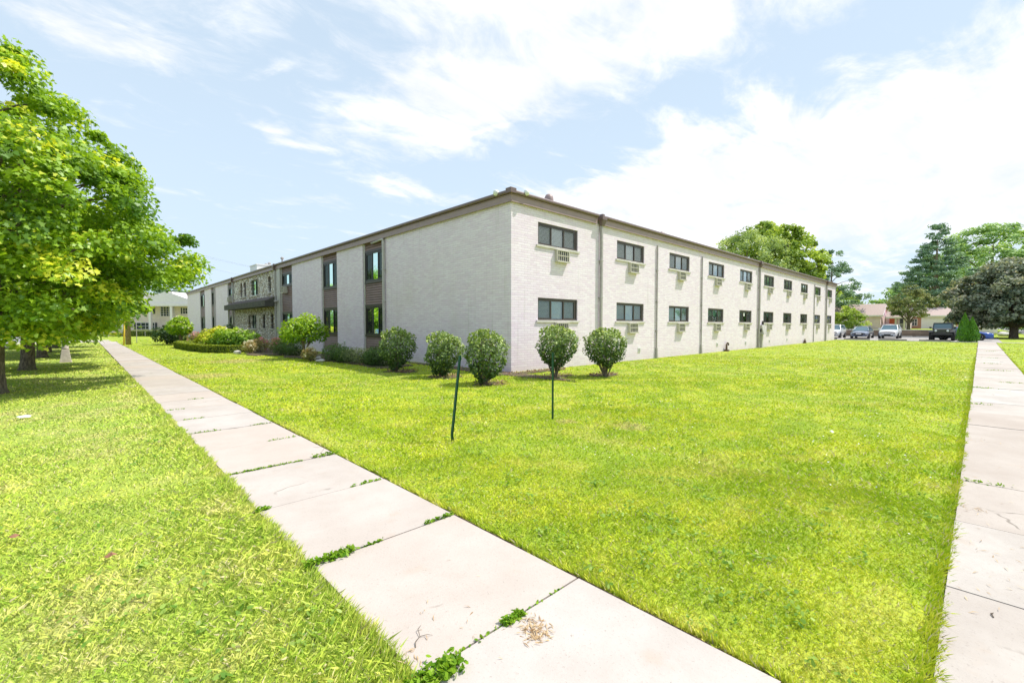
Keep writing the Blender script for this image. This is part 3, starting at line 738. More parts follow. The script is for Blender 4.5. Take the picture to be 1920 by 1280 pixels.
def crown(name, parent, prof, ncl, per, clr, lsize, tmpl, mat, seed, droop=.25, up=.55, lump=.18, inner=.35, flat=.55, base=(0, 0), shade=.6, lean=(0, 0), rough=.55):
    """clusters of leaves through the crown volume. prof: list of (z, radius)"""
    rng = np.random.default_rng(seed)
    zs = np.array([p[0] for p in prof]); rs = np.array([p[1] for p in prof])
    zz = np.linspace(zs[0], zs[-1], 200); rr = np.interp(zz, zs, rs); wgt = rr ** 1.25 + .05 * rr.max(); wgt /= wgt.sum()
    z = rng.choice(zz, ncl, p=wgt) + rng.normal(size=ncl) * .05
    th = rng.uniform(0, 2 * pi, ncl)
    rad = np.interp(z, zs, rs)
    ph = rng.uniform(0, 6.28, 6)
    f = 1 + lump * (np.sin(3 * th + ph[0] + z * 1.3) * .5 + np.sin(5 * th + ph[1] - z * 1.9) * .35 + np.sin(2 * th + ph[2] + z * 2.7) * .4)
    q = np.where(rng.random(ncl) < inner, np.sqrt(rng.uniform(.05, .8, ncl)), rng.uniform(.80, 1.05, ncl))
    r = rad * f * q
    k = (z - zs[0]) / (zs[-1] - zs[0])
    C_ = np.stack([base[0] + r * np.cos(th) + lean[0] * k, base[1] + r * np.sin(th) + lean[1] * k, z], 1)
    cid = np.repeat(np.arange(ncl), per); n = len(cid)
    cs = clr * rng.uniform(.5, 1.3, ncl)
    g = rng.normal(size=(n, 3)); g = unit(g) * (rng.random((n, 1)) ** (1 / 2.2)); g[:, 2] *= flat
    out = C_.copy(); out[:, 2] = 0; out[:, 0] -= base[0]; out[:, 1] -= base[1]; out = unit(out)[cid]
    P_ = C_[cid] + g * cs[cid][:, None]
    horiz = (g * out).sum(1)
    P_[:, 2] -= droop * cs[cid] * np.clip(horiz, 0, 1) ** 2
    N_ = g * .55 + out * .35 + np.array([0, 0, up]) + rng.normal(size=(n, 3)) * rough
    # leaf tone: per cluster tint, plus painted shading, tops lighter, inner ones darker
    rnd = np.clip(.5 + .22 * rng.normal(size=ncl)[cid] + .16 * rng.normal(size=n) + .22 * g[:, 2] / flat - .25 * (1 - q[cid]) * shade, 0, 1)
    keep = np.ones(n, bool)
    o = leaves(name, P_[keep], N_[keep], lsize * rng.uniform(.7, 1.25, n), tmpl, mat, parent, rnd, rng)
    return C_, q
def limbs(name, parent, mat, trunk, trad, C_, idx, seed, rb=.05, n=6):
    """trunk polyline with limbs that arc out to chosen leaf clusters"""
    r = random.Random(seed); m = MB(); m.tube(trunk, trad, 12)
    tz = [p[2] for p in trunk]
    for i in idx:
        c = Vector(C_[i]); d = sqrt(c.x ** 2 + c.y ** 2)
        z0 = max(tz[0] + (tz[-1] - tz[0]) * .22, min(tz[-1] * .97, c.z - d * r.uniform(.45, .9)))
        k = 0
        while k < len(tz) - 2 and tz[k + 1] < z0: k += 1
        f = (z0 - tz[k]) / max(1e-3, tz[k + 1] - tz[k]); f = min(1, max(0, f))
        s_ = Vector(trunk[k]).lerp(Vector(trunk[k + 1]), f); R0 = trad[k] * (1 - f) + trad[k + 1] * f
        mid = s_.lerp(c, .5) + Vector((r.uniform(-.1, .1), r.uniform(-.1, .1), d * .10 + r.uniform(-.05, .1)))
        q1 = s_.lerp(mid, .5) + Vector((0, 0, d * .03)); rr = min(R0 * .55, rb * (1 + d * .16))
        m.tube([s_, q1, mid, mid.lerp(c, .55), c], [rr, rr * .8, rr * .55, rr * .35, rr * .12], n, cap=False)
    return m.build(name, mat, parent, smooth=True)

lf_maple = M_leaf('maple_leaf', (.11, .24, .014), (.36, .55, .028), (.84, .84, .08), .45)
lf_priv = M_leaf('privet_leaf', (.035, .085, .02), (.24, .34, .09), (.80, .88, .36), .30)
lf_lime = M_leaf('lime_leaf', (.12, .27, .01), (.42, .60, .015), (.68, .72, .07), .4)
lf_dark = M_leaf('dark_leaf', (.015, .045, .012), (.055, .115, .02), None, .25)
lf_box = M_leaf('box_leaf', (.08, .12, .012), (.34, .42, .025), (.55, .60, .06), .3)
lf_boxd = M_leaf('boxwood_leaf', (.03, .07, .015), (.11, .20, .03), (.20, .30, .05), .25)
lf_hyd = M_leaf('hydrangea_leaf', (.09, .22, .012), (.33, .50, .03), (.55, .64, .09), .35)
lf_hydy = M_leaf('yellow_hydrangea_leaf', (.22, .30, .012), (.62, .66, .03), (.80, .62, .14), .35)
lf_rose = M_leaf('rose_leaf', (.16, .19, .05), (.48, .36, .15), (.66, .48, .22), .3)
lf_arb = M_leaf('arborvitae_leaf', (.04, .13, .008), (.14, .36, .012), (.30, .50, .03), .25)
lf_syc = M_leaf('sycamore_leaf', (.17, .28, .04), (.44, .58, .08), (.68, .74, .18), .4)
lf_grey = M_leaf('locust_leaf', (.15, .24, .07), (.42, .54, .18), (.62, .70, .28), .38)
lf_con = M_leaf('fir_leaf', (.09, .18, .11), (.27, .41, .25), (.46, .60, .38), .25)
lf_mid = M_leaf('elm_leaf', (.16, .29, .09), (.42, .60, .22), (.60, .75, .34), .35)
lf_pur = M_leaf('purple_maple_leaf', (.08, .12, .075), (.31, .34, .24), (.68, .60, .50), .3, .1)
lf_oliv = M_leaf('olive_leaf', (.10, .14, .06), (.33, .37, .16), (.55, .52, .30), .35)
m_petal = M_plain('pink_petal', (.75, .28, .32), .6, .2, 9); m_petal2 = M_plain('cream_petal', (.80, .74, .52), .6, .15, 9)

# street maples in the verge ---------------------------------
def maple(label, loc, rz, seed, prof, ncl, per, tr, trad, big=True, lsz=.098):
    t = thing('maple_tree', label, 'tree', loc, rz, 'maples along the verge')
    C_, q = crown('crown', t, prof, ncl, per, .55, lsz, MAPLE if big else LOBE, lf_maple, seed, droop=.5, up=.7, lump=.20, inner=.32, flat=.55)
    idx = [i for i in range(ncl)][:70]
    limbs('trunk', t, m_bark, tr, trad, C_, idx, seed, .045)
    return t
TR1 = [(0, 0, -.1), (0.02, 0, .12), (.04, .02, .5), (.08, 0, 1.2), (.10, .05, 2.2), (.05, .1, 3.6), (0, .05, 5.2), (0, 0, 7.2)]
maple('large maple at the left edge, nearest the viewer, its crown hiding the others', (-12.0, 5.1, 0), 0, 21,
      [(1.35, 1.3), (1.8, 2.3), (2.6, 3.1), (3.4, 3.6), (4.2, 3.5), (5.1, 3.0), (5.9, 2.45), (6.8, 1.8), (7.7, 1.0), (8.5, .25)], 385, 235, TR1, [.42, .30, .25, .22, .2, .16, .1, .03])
TR2 = [(0, 0, -.1), (0, 0, .1), (.02, 0, .4), (.05, 0, 1.5), (0, .1, 3), (0, 0, 5), (0, 0, 6.6)]
t2 = maple('dark trunked maple, second in the verge row, left of the concrete lamp post', (-11.82, 12.5, 0), 0, 22,
      [(1.3, 1.5), (1.8, 2.6), (2.7, 3.2), (4, 3.1), (5.5, 2.3), (6.7, 1.2), (7.4, .3)], 260, 150, TR2, [.33, .22, .185, .17, .15, .1, .03], False, .15)
dup(t2, (-11.85, 21.2, 0), 2.1, 'maple third in the verge row, its trunk just left of the lamp post', (.95, .95, .95))
dup(t2, (-11.9, 27.2, 0), 4.0, 'slim dark maple trunk between the third and fifth verge trees', (.85, .85, .9))
dup(t2, (-11.8, 34.5, 0), 5.2, 'farthest and smallest looking maple of the verge row', (.9, .9, .95))

# round privet bushes ----------------------------------------
def bush(label, loc, rz, seed, w=.56, h=1.5, n=3900, group='round trimmed bushes at the building corner'):
    t = thing('round_bush', label, 'bush', loc, rz, group); rng = np.random.default_rng(seed)
    d = unit(rng.normal(size=(n, 3))); rad = np.where(rng.random(n) < .75, rng.uniform(.84, 1.04, n), rng.uniform(.3, .9, n))
    zc = h * (.56 if seed < 4 else .63); hz_ = h - zc - .03
    f = 1 + .09 * np.sin(d[:, 0] * 6 + seed * 2.1) + .07 * np.sin(d[:, 1] * 8 + d[:, 2] * 5 + seed) + .05 * np.sin(d[:, 2] * 11 + d[:, 0] * 9)
    P_ = d * rad[:, None] * f[:, None]
    zz = P_[:, 2]
    zz = np.sign(zz) * np.abs(zz) ** np.where(zz > 0, .88, 1.0)
    taper = np.where(zz < 0, 1 - (.42 if seed < 4 else .30) * np.clip(-zz, 0, 1) ** 1.6, 1 + .06 * np.clip(zz, 0, .8))
    lopx, lopy = rng.uniform(-.12, .12, 2)
    P_ = np.stack([P_[:, 0] * w * taper + lopx * (zz + 1), P_[:, 1] * w * taper + lopy * (zz + 1), zc + zz * hz_ * np.where(zz < 0, (zc - (.06 if seed < 4 else .30)) / hz_, 1.0)], 1)
    # loose shoots on top
    ns = 620; sx = rng.normal(size=(ns, 2)) * w * .42; sh = rng.random(ns)
    sid = rng.integers(0, 60, ns); bx = rng.normal(size=(60, 2)) * w * .42; bx /= np.maximum(1, np.linalg.norm(bx, axis=1, keepdims=True) / (w * .8))
    S = np.stack([bx[sid, 0] + rng.normal(size=ns) * .012, bx[sid, 1] + rng.normal(size=ns) * .012, zc + hz_ * (.88 - .5 * (bx[sid] ** 2).sum(1) / w ** 2) + sh * .19], 1)
    A = np.concatenate([P_, S]); N_ = np.concatenate([d + rng.normal(size=(n, 3)) * .6 + np.array([0, 0, .4]), rng.normal(size=(ns, 3)) + np.array([0, 0, .5])])
    rnd = np.clip(np.concatenate([.42 + .22 * rng.normal(size=n) + .42 * zz, rng.uniform(.6, 1, ns)]), 0, 1)  # random tone plus painted self-shading: lighter tops, darker lower leaves
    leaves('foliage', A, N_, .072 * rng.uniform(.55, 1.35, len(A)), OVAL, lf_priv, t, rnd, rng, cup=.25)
    m = MB(); r = random.Random(seed)
    for k in range(11):
        a = r.uniform(0, 6.28); q = r.uniform(.35, .8) * w; b0 = (cos(a) * .03, sin(a) * .03, -.02)
        m.tube([b0, (cos(a) * q * .35, sin(a) * q * .35, h * .18), (cos(a + .2) * q * .8, sin(a + .2) * q * .8, h * .5), (cos(a + .3) * q, sin(a + .3) * q, h * .85)], [.022, .018, .012, .004], 6)
    m.build('stem', m_bark, t)
    return t
bush('round bush nearest the brown window column, first from the left', (-2.62, 3.0, 0), 0, 1, .60, 1.46)
bush('second round bush from the left, standing behind the leaning green stake', (-2.5, .52, 0), 1, 2, .56, 1.33)
bush('largest round bush, just left of the white building corner', (-2.62, -1.72, 0), 2, 3, .57, 1.42)
bush('round bush behind the upright green stake, open at its foot', (0., -1.93, 0), 3, 4, .60, 1.52)
bush('rightmost round bush with bare twigs at its foot, right of the corner', (1.36, -2.84, 0), 4, 5, .63, 1.45)

# shrubs of the west front -----------------------------------
def shrub(name, label, cat, loc, ell, n, size, tmpl, mat, seed, group=None, stems=6, rzz=0, rough=.6, up=.5, petals=None, stem_h=None, stem_r=.02, bark=None):
    """ell: list of (cx,cy,cz,rx,ry,rz) leafy lobes in local space"""
    t = thing(name, label, cat, loc, rzz, group); rng = np.random.default_rng(seed)
    vol = np.array([e[3] * e[4] + e[4] * e[5] + e[3] * e[5] for e in ell]); ids = rng.choice(len(ell), n, p=vol / vol.sum()); E = np.array(ell)[ids]
    d = unit(rng.normal(size=(n, 3))); q = np.where(rng.random(n) < .7, rng.uniform(.8, 1.05, n), rng.uniform(.2, .9, n))
    f = 1 + .10 * np.sin(d[:, 0] * 6 + ids * 2) + .08 * np.sin(d[:, 1] * 8 + d[:, 2] * 6 + ids)
    P_ = E[:, :3] + d * E[:, 3:] * (q * f)[:, None]; P_[:, 2] = np.maximum(P_[:, 2], .03)
    N_ = d + rng.normal(size=(n, 3)) * rough + np.array([0, 0, up])
    rnd = np.clip(.42 + .2 * rng.normal(size=n) + .28 * d[:, 2] + .1 * rng.normal(size=len(ell))[ids], 0, 1)
    leaves('foliage', P_, N_, size * rng.uniform(.65, 1.3, n), tmpl, mat, t, rnd, rng, cup=.2)
    m = MB(); r = random.Random(seed)
    for k in range(stems):
        e = r.choice(ell); h0 = stem_h or .02
        m.tube([(r.uniform(-.04, .04), r.uniform(-.04, .04), -.03), (e[0] * .3, e[1] * .3, max(h0, e[2] * .5)), (e[0] + r.uniform(-.5, .5) * e[3], e[1] + r.uniform(-.5, .5) * e[4], e[2] + e[5] * .5)], [stem_r, stem_r * .8, .004], 6)
    m.build('stem' if not stem_h else 'trunk', bark or m_bark, t)
    if petals:
        pm, pn, ps = petals; ids = rng.choice(len(ell), pn); E = np.array(ell)[ids]; d = unit(rng.normal(size=(pn, 3)) + np.array([0, 0, .8]))
        C_ = E[:, :3] + d * E[:, 3:] * 1.02; kk = 9
        PP_ = np.repeat(C_, kk, 0) + rng.normal(size=(pn * kk, 3)) * ps * .4
        leaves('flower', PP_, rng.normal(size=(pn * kk, 3)) + np.array([0, 0, .5]), ps, OVAL, pm, t, np.zeros(pn * kk), rng)
    return t
shrub('ornamental_tree', 'small bright green round headed tree in front of the second brick pier', 'tree', (-2.9, 11.1, 0),
      [(0, 0, 1.38, .95, .95, .62), (.1, -.3, 1.75, .55, .55, .38), (-.35, .35, 1.15, .65, .6, .4), (.5, -.4, 1.25, .6, .5, .45), (0, .5, 1.5, .6, .6, .45)], 3600, .115, OVAL, lf_lime, 31, stems=9, stem_h=.45, stem_r=.045)
shrub('ornamental_tree', 'small pale green tree with white flower heads at the far end of the building', 'tree', (-4.7, 33.6, 0),
      [(0, 0, 1.45, .9, .9, .62), (0, 0, 1.95, .55, .55, .4), (-.25, .3, 1.2, .55, .55, .35), (.3, -.3, 1.25, .55, .55, .4)], 3000, .17, OVAL, lf_lime, 32, stems=8, stem_h=.5, stem_r=.05, petals=(m_petal2, 26, .10))
shrub('dark_shrub', 'dark green rounded shrub left of the far small tree', 'shrub', (-5.3, 36.3, 0), [(0, 0, .8, 1.0, 1.0, .75), (.6, -.4, .6, .7, .7, .5)], 2200, .15, OVAL, lf_dark, 33)
shrub('dark_shrub', 'low dark shrub at the foot of the far brick wall', 'shrub', (-1.6, 44.5, 0), [(0, 0, .35, .9, 1.6, .38)], 1200, .14, OVAL, lf_dark, 34)
shrub('hydrangea', 'big green hydrangea in front of the stone wall', 'shrub', (-3.6, 20.6, 0),
      [(0, 0, .72, 1.0, 1.3, .6), (-.5, 1.1, .7, .9, .9, .55), (.3, -1.0, .7, .8, .8, .62), (-.2, .4, 1.05, .8, .9, .38)], 3400, .17, OVAL, lf_hyd, 35, petals=(m_petal2, 24, .09))
shrub('hydrangea', 'yellow leaved hydrangea left of the big green one', 'shrub', (-3.9, 24.6, 0),
      [(0, 0, .78, .95, 1.2, .68), (.3, .6, 1.1, .7, .8, .45), (-.5, -.4, .6, .8, .8, .5)], 2600, .17, OVAL, lf_hydy, 36)
shrub('dark_shrub', 'grey green shrub behind the two hydrangeas', 'shrub', (-2.6, 27.5, 0), [(0, 0, .95, .6, .9, .75)], 1200, .13, OVAL, lf_dark, 37)
def hedge(label, pts, w_, h_, seed, mat, dens=1500, name='box_hedge', cat='hedge'):
    t = thing(name, label, cat, (pts[0][0], pts[0][1], 0)); rng = np.random.default_rng(seed); PP_ = []; NN = []
    m = MB()
    for (x0, y0), (x1, y1) in zip(pts[:-1], pts[1:]):
        L = sqrt((x1 - x0) ** 2 + (y1 - y0) ** 2); n = int(L * dens); dx, dy = (x1 - x0) / L, (y1 - y0) / L
        s = rng.uniform(-w_ * .4, L + w_ * .4, n); side = rng.integers(0, 4, n); a = rng.uniform(-1, 1, n)
        off = np.where(side == 0, -1, np.where(side == 1, 1, a)) * w_ / 2; z = np.where(side >= 2, h_, h_ * (a + 1) / 2)
        wob = 1 + .06 * np.sin(s * 5) + rng.normal(size=n) * .05; off *= wob; z = z * (1 + .04 * np.sin(s * 3.1) + rng.normal(size=n) * .04)
        PP_.append(np.stack([x0 - pts[0][0] + dx * s - dy * off, y0 - pts[0][1] + dy * s + dx * off, z], 1))
        nn = np.stack([-dy * np.sign(off) * (side < 2), dx * np.sign(off) * (side < 2), 1.0 * (side >= 2) + .2], 1); NN.append(nn + rng.normal(size=(n, 3)) * .5)
        q = w_ * .36; c = [(x0 - pts[0][0] - dy * q, y0 - pts[0][1] + dx * q), (x0 - pts[0][0] + dy * q, y0 - pts[0][1] - dx * q), (x1 - pts[0][0] + dy * q, y1 - pts[0][1] - dx * q), (x1 - pts[0][0] - dy * q, y1 - pts[0][1] + dx * q)]
        m.poly(c, 0, h_ * .86)
    PP_ = np.concatenate(PP_); NN = np.concatenate(NN); n = len(PP_)
    leaves('foliage', PP_, NN, .055 * rng.uniform(.7, 1.3, n), OVAL, mat, t, np.clip(.45 + .25 * rng.normal(size=n) + .2 * (PP_[:, 2] / h_ - .6), 0, 1), rng)
    m.build('branch_core', m_bark if mat is not lf_box else m_core, t); return t
m_core = M_plain('hedge_core', (.03, .05, .012), .9, .3, 12)
hedge('low clipped box hedge curving round the hydrangea bed', [(-3.4, 30.6), (-5.1, 30.0), (-5.55, 28.3), (-5.35, 22.5), (-5.0, 20.0), (-4.3, 19.0), (-3.0, 18.9)], .42, .42, 40, lf_box)
for k, (x, y, rx, ry, rz, lab) in enumerate([(-1.75, 19.9, .5, .6, .42, 'dark boxwood left of the small round headed tree'), (-2.6, 15.0, .55, .8, .45, 'dark clipped boxwood, the wide one beside the pink roses'),
        (-2.5, 13.6, .5, .7, .46, 'dark boxwood at the foot of the small round headed tree'), (-2.3, 8.9, .5, .6, .42, 'dark boxwood below the second brown window column'), (-2.25, 8.0, .42, .5, .36, 'low boxwood between the second and first window columns'),
        (-2.1, 5.2, .48, .5, .44, 'dark boxwood beside the first round bush'), (-2.0, 5.9, .4, .45, .33, 'small boxwood under the first brown window column')]):
    if k == 0: continue
    shrub('boxwood', lab, 'shrub', (x, y, 0), [(0, 0, rz * .9, rx, ry, rz)], 2600, .052, OVAL, lf_boxd, 50 + k, 'dark boxwoods of the west bed')
for k, (x, y, s, pet, lab) in enumerate([(-2.9, 18.2, .5, m_petal, 'pink flowering rose bush in front of the stone wall'), (-2.3, 17.4, .5, m_petal, 'pink rose bush nearest the brown downspout'), (-3.7, 17.2, .42, m_petal2, 'tan and orange rose bush at the end of the box hedge'),
        (-3.1, 9.7, .34, m_petal2, 'small tan rose bush right of the round headed tree'), (-3.9, 32.6, .6, m_petal, 'orange pink rose bush left of the yellow hydrangea'), (-3.3, 31.9, .55, m_petal, 'dark pink rose bush behind the box hedge')]):
    shrub('rose_bush', lab, 'shrub', (x, y, 0), [(0, 0, s * .95, s * .95, s * 1.1, s * .75), (.1, .2, s * 1.2, s * .6, s * .7, s * .55)], 1300, .065, OVAL, lf_rose, 70 + k, 'rose bushes of the west bed', petals=(pet, 26, .07))
for k, (x, y, lab) in enumerate([(-2.2, 7.2, 'straw coloured dying shrub below the first brick pier'), (-2.1, 6.5, 'dry brownish shrub beside the small boxwood')]):
    shrub('dry_shrub', lab, 'shrub', (x, y, 0), [(0, 0, .34, .48, .62, .32)], 1500, .05, OVAL, lf_oliv, 80 + k, stems=14)
m_rock = M_plain('pale_rock', (.62, .58, .54), .9, .15, 7, .3)
def rock(label, x, y, s, seed):
    bm = bmesh.new(); bmesh.ops.create_icosphere(bm, subdivisions=3, radius=1); r = random.Random(seed); ph = [r.uniform(0, 6) for _ in range(4)]
    for v_ in bm.verts:
        c = v_.co; f = 1 + .16 * sin(3 * c.x + ph[0]) + .12 * sin(4 * c.y + ph[1]) + .1 * sin(5 * c.z + ph[2])
        v_.co = Vector((c.x * s * f, c.y * s * .8 * f, c.z * s * .5 * f))
    me = bpy.data.meshes.new('garden_rock'); bm.to_mesh(me); bm.free(); me.materials.append(m_rock)
    for p_ in me.polygons: p_.use_smooth = True
    o = bpy.data.objects.new('garden_rock', me); COL.objects.link(o); o.location = (x, y, s * .3); tag(o, label, 'rock'); return o
rock('pale rock in front of the box hedge', -4.15, 17.9, .22, 1); rock('pale rock beside the dark boxwood below the second window column', -2.95, 8.9, .18, 2); rock('flat pale stone at the foot of the small round headed tree', -2.3, 10.9, .15, 3)

# green stakes -------------------------------------------------
m_green = M_plain('green_enamel', (.006, .075, .035), .35, .2, 10); 
def stake(label, x, y, h, lx, ly, bend):
    t = thing('fence_stake', label, 'stake', (x, y, 0), radians(20), 'green steel stakes in the lawn'); m = MB()
    pts = [(0, 0, -.05), (bend, 0, .10), (bend + lx * .2, ly * .2, h * .22), (lx, ly, h)]
    for (a0, a1, b0, b1) in ((-.016, -.012, -.013, .013), (.012, .016, -.013, .013), (-.0119, .0119, .009, .013)):
        V = []
        for (px_, py_, pz_) in pts: V += [(px_ + a0, py_ + b0, pz_), (px_ + a1, py_ + b0, pz_), (px_ + a1, py_ + b1, pz_), (px_ + a0, py_ + b1, pz_)]
        F = [(0, 3, 2, 1), (12, 13, 14, 15)]
        for i in range(3):
            for k in range(4): F.append((i * 4 + k, i * 4 + (k + 1) % 4, i * 4 + 4 + (k + 1) % 4, i * 4 + 4 + k))
        m.add(V, F)
    m.build('post', m_green, t); m = MB()
    for k in range(1, 9):
        f = k / 9; m.box(lx * f - .004, lx * f + .004, ly * f - .002, ly * f + .006, h * f, h * f + .02)
    m.build('stud', m_green, t); return t
stake('leaning green steel stake with a bent foot, nearer the path', -6.70, -5.87, 1.18, .09, -.06, -.03)
stake('upright green steel stake in front of the open footed bush', -4.62, -5.87, 1.14, .0, .0, 0)

# arborvitae ---------------------------------------------------
t = thing('arborvitae', 'twin pointed bright green arborvitae beside the parked blue car', 'tree', (49.75, -10.05, 0)); rng = np.random.default_rng(5)
PP_ = []; NN = []
for (cx, cy, h, r0, n) in ((.0, .22, 2.75, .58, 5200), (.0, -.28, 2.35, .52, 4600)):
    z = rng.beta(1.3, 1.8, n) * h; th = rng.uniform(0, 6.28, n); prof_ = r0 * np.interp(z / h, [0, .12, .3, .6, .85, 1], [.75, 1, .98, .62, .25, .0])
    q = rng.uniform(.75, 1.05, n) * (1 + .07 * np.sin(th * 5 + z * 3)); PP_.append(np.stack([cx + prof_ * q * np.cos(th), cy + prof_ * q * np.sin(th), z + .04], 1))
    NN.append(np.stack([np.cos(th), np.sin(th), .3 + 0 * th], 1) + rng.normal(size=(n, 3)) * .5)
PP_ = np.concatenate(PP_); NN = np.concatenate(NN); n = len(PP_)
leaves('foliage', PP_, NN, .13 * rng.uniform(.6, 1.2, n), DIAM * np.array([.6, 1]), lf_arb, t, np.clip(.5 + .25 * rng.normal(size=n), 0, 1), rng, updir=np.array([0, 0, 1.]))
m = MB(); m.tube([(0, .2, -.05), (0, .2, 2.2)], [.07, .01], 6); m.tube([(0, -.25, -.05), (0, -.25, 1.9)], [.06, .01], 6); m.build('stem', m_bark, t)

# trees beyond ---------------------------------------------------
def far_tree(name, label, loc, prof, ncl, per, clr, lsz, mat, seed, tr=.3, tmpl=DIAM, bark=None, trunk_top=None, nl=26, **kw):
    t = thing(name, label, 'tree', loc, 0, 'trees beyond the car park')
    C_, q = crown('crown', t, prof, ncl, per, clr, lsz, tmpl, mat, seed, **kw)
    tt = trunk_top or prof[-1][0] * .85
    limbs('trunk', t, bark or m_bark, [(0, 0, -.3), (0, 0, .3), (.1, 0, tt * .35), (0, .1, tt * .7), (0, 0, tt)], [tr * 1.3, tr, tr * .8, tr * .5, .04], C_, list(range(nl)), seed, tr * .3)
    return t
far_tree('broadleaf_tree', 'tall grey green feathery tree behind the building roof', (66.5, 15.2, 0), [(5, 3.5), (8, 6.4), (11, 6.8), (13.5, 5.4), (15.3, 3.0), (16.4, .5)], 300, 90, 1.1, .30, lf_grey, 101, .35, lump=.22, flat=.7)
far_tree('sycamore_tree', 'yellow green airy tree behind the roof, right of the grey green one', (74, 11.4, .95), [(4, 2), (7, 4.2), (11, 4.6), (14, 3.9), (16.3, 1.8), (17, .3)], 210, 85, .9, .36, lf_syc, 102, .3, LOBE, lump=.24, inner=.25, flat=.8)
far_tree('sycamore_tree', 'yellow green tree top rising behind the grey green crown', (78, 16.5, .95), [(9, 3), (12, 5.2), (15.5, 4.8), (18, 2.2), (19, .3)], 220, 85, .95, .36, lf_syc, 103, .3, LOBE, lump=.24, inner=.25, flat=.8)
far_tree('broadleaf_tree', 'loose dark green tree beside the far corner of the building', (86, 7.6, .95), [(1.5, 2.5), (4, 4.2), (7.5, 3.7), (10, 2.9), (12.5, 1.9), (14.3, .4)], 150, 75, .85, .30, lf_con, 104, .25, lump=.35, inner=.3, flat=.6)
far_tree('fir_tree', 'tall dark conical tree rising over the small houses', (104, -5.0, .95), [(4.0, 4.0), (6, 6.0), (8.5, 5.6), (11.5, 4.0), (14.5, 2.5), (17.2, 1.3), (19.8, .25)], 400, 90, .85, .30, lf_con, 105, .42, lump=.22, inner=.35, flat=.4, droop=-.35, bark=m_barklt)
far_tree('elm_tree', 'huge rounded mid green tree at the right, behind the purple one', (150, -12.5, .5), [(5, 9), (9, 13), (14, 13.5), (19, 11.5), (23, 7.5), (25.5, 2)], 380, 90, 2.0, .62, lf_mid, 106, .7, lump=.12, flat=.42, up=.9)
far_tree('purple_maple', 'spreading purple brown maple on the right hand lawn', (72, -13.7, 0), [(1.5, 4.0), (2.6, 5.3), (4.2, 5.8), (6, 5.4), (7.6, 4.2), (8.9, 2.4), (9.7, .6)], 420, 130, .95, .27, lf_pur, 107, .42, LOBE, lump=.14, inner=.3, flat=.6, droop=.4, trunk_top=7, nl=40)
far_tree('broadleaf_tree', 'small olive green tree with forked trunk above the retaining wall', (80.3, -3.3, .95), [(1.8, 1.6), (2.6, 2.4), (4, 2.6), (5.3, 2.0), (6.5, .7)], 130, 85, .55, .19, lf_oliv, 108, .22, lump=.2, flat=.6, trunk_top=4.4)
far_tree('broadleaf_tree', 'yellowish bushy tree in front of the beige garage', (71.2, 2.6, .95), [(.35, 1.2), (.9, 1.9), (1.9, 2.0), (2.7, 1.2), (3.3, .3)], 90, 80, .5, .16, lf_syc, 109, .1, LOBE, lump=.25, flat=.7, trunk_top=2.2)
for k, (x, y, h, r, mt, lab) in enumerate([(118, 14, 11, 6, lf_syc, 'pale yellow green tree behind the beige house roof'), (124, 3, 10, 6, lf_mid, 'mid green tree right behind the porch roof'), (128, -10, 14, 8, lf_con, 'dark tree behind the tall conical tree'),
        (118, -15, 12, 5, lf_mid, 'mid green tree between the conical and the purple tree'), (165, 24, 13, 9, lf_mid, 'far tree low on the skyline behind the garage'), (135, -30, 15, 8, lf_mid, 'tree across the side street at the far right'), (100, -33, 13, 7, lf_con, 'dark tree across the side street, nearer'), (190, -20, 20, 12, lf_mid, 'distant tall tree at the end of the side street')]):
    far_tree('broadleaf_tree', lab, (x, y, .3), [(1.0, r * .6), (h * .3, r), (h * .6, r * .9), (h * .85, r * .5), (h, r * .1)], 110, 75, r * .25, .48, mt, 120 + k, .3, lump=.2, flat=.6, nl=10)
# far west: trees over the road and behind the cream apartments
for k, (x, y, h, r, mt, lab) in enumerate([(-30, 70, 12, 6, lf_mid, 'tree across the west road, behind the maples'), (-40, 50, 11, 6, lf_con, 'dark tree across the west road'), (-20, 110, 13, 7, lf_mid, 'tree far down the west road'),
        (2, 100, 11, 6, lf_con, 'dark tree behind the cream apartments roof'), (-34, 92, 12, 7, lf_mid, 'tree at the bend of the west road'), (-45, 28, 12, 6, lf_mid, 'tree across the west road beside the blue car')]):
    t = far_tree('broadleaf_tree', lab, (x, y, 0), [(1.2, r * .6), (h * .3, r), (h * .6, r * .9), (h * .85, r * .5), (h, r * .1)], 90, 70, r * .25, .48, mt, 140 + k, .3, lump=.2, flat=.6, nl=10)
    t['group'] = 'trees beyond the west road'
#PART4
# ------------------------------------------------------------------ lamp post, pole, wires, hydrant-like bits
m_conc = M_plain('cast_concrete', (.50, .44, .39), .85, .12, 9, .2)
t = thing('lamp_post', 'concrete lamp post with flared pyramid foot standing between the verge maples', 'lamp post', (-10.93, 16.42, 0))
m = MB(); m.frust(0, 0, -.05, .05, .20, .20, .20, .20); m.frust(0, 0, .05, .56, .18, .18, .115, .115); m.build('base', m_conc, t, bevel=.015)
m = MB(); m.add([(-.11, -.176, .09), (.11, -.176, .09), (0, -.128, .50), (-.08, -.177, .12), (.08, -.177, .12), (0, -.138, .42)], [(0, 1, 4, 3), (1, 2, 5, 4), (2, 0, 3, 5)]); m.build('base_moulding', m_conc, t)
m = MB(); m.lathe((0, 0, .56), [(.115, 0), (.12, .05), (.105, .08), (.08, 4.0)], 14); m.build('column', m_conc, t, smooth=True)
m = MB(); m.lathe((0, 0, 4.55), [(.09, 0), (.16, .08), (.2, .5), (.24, .55), (.06, .8), (.02, .9)], 12); m.build('lantern', m_darkframe, t)
t = thing('utility_pole', 'brown wooden utility pole at the far end of the west path', 'pole', (-7.7, 37.4, 0))
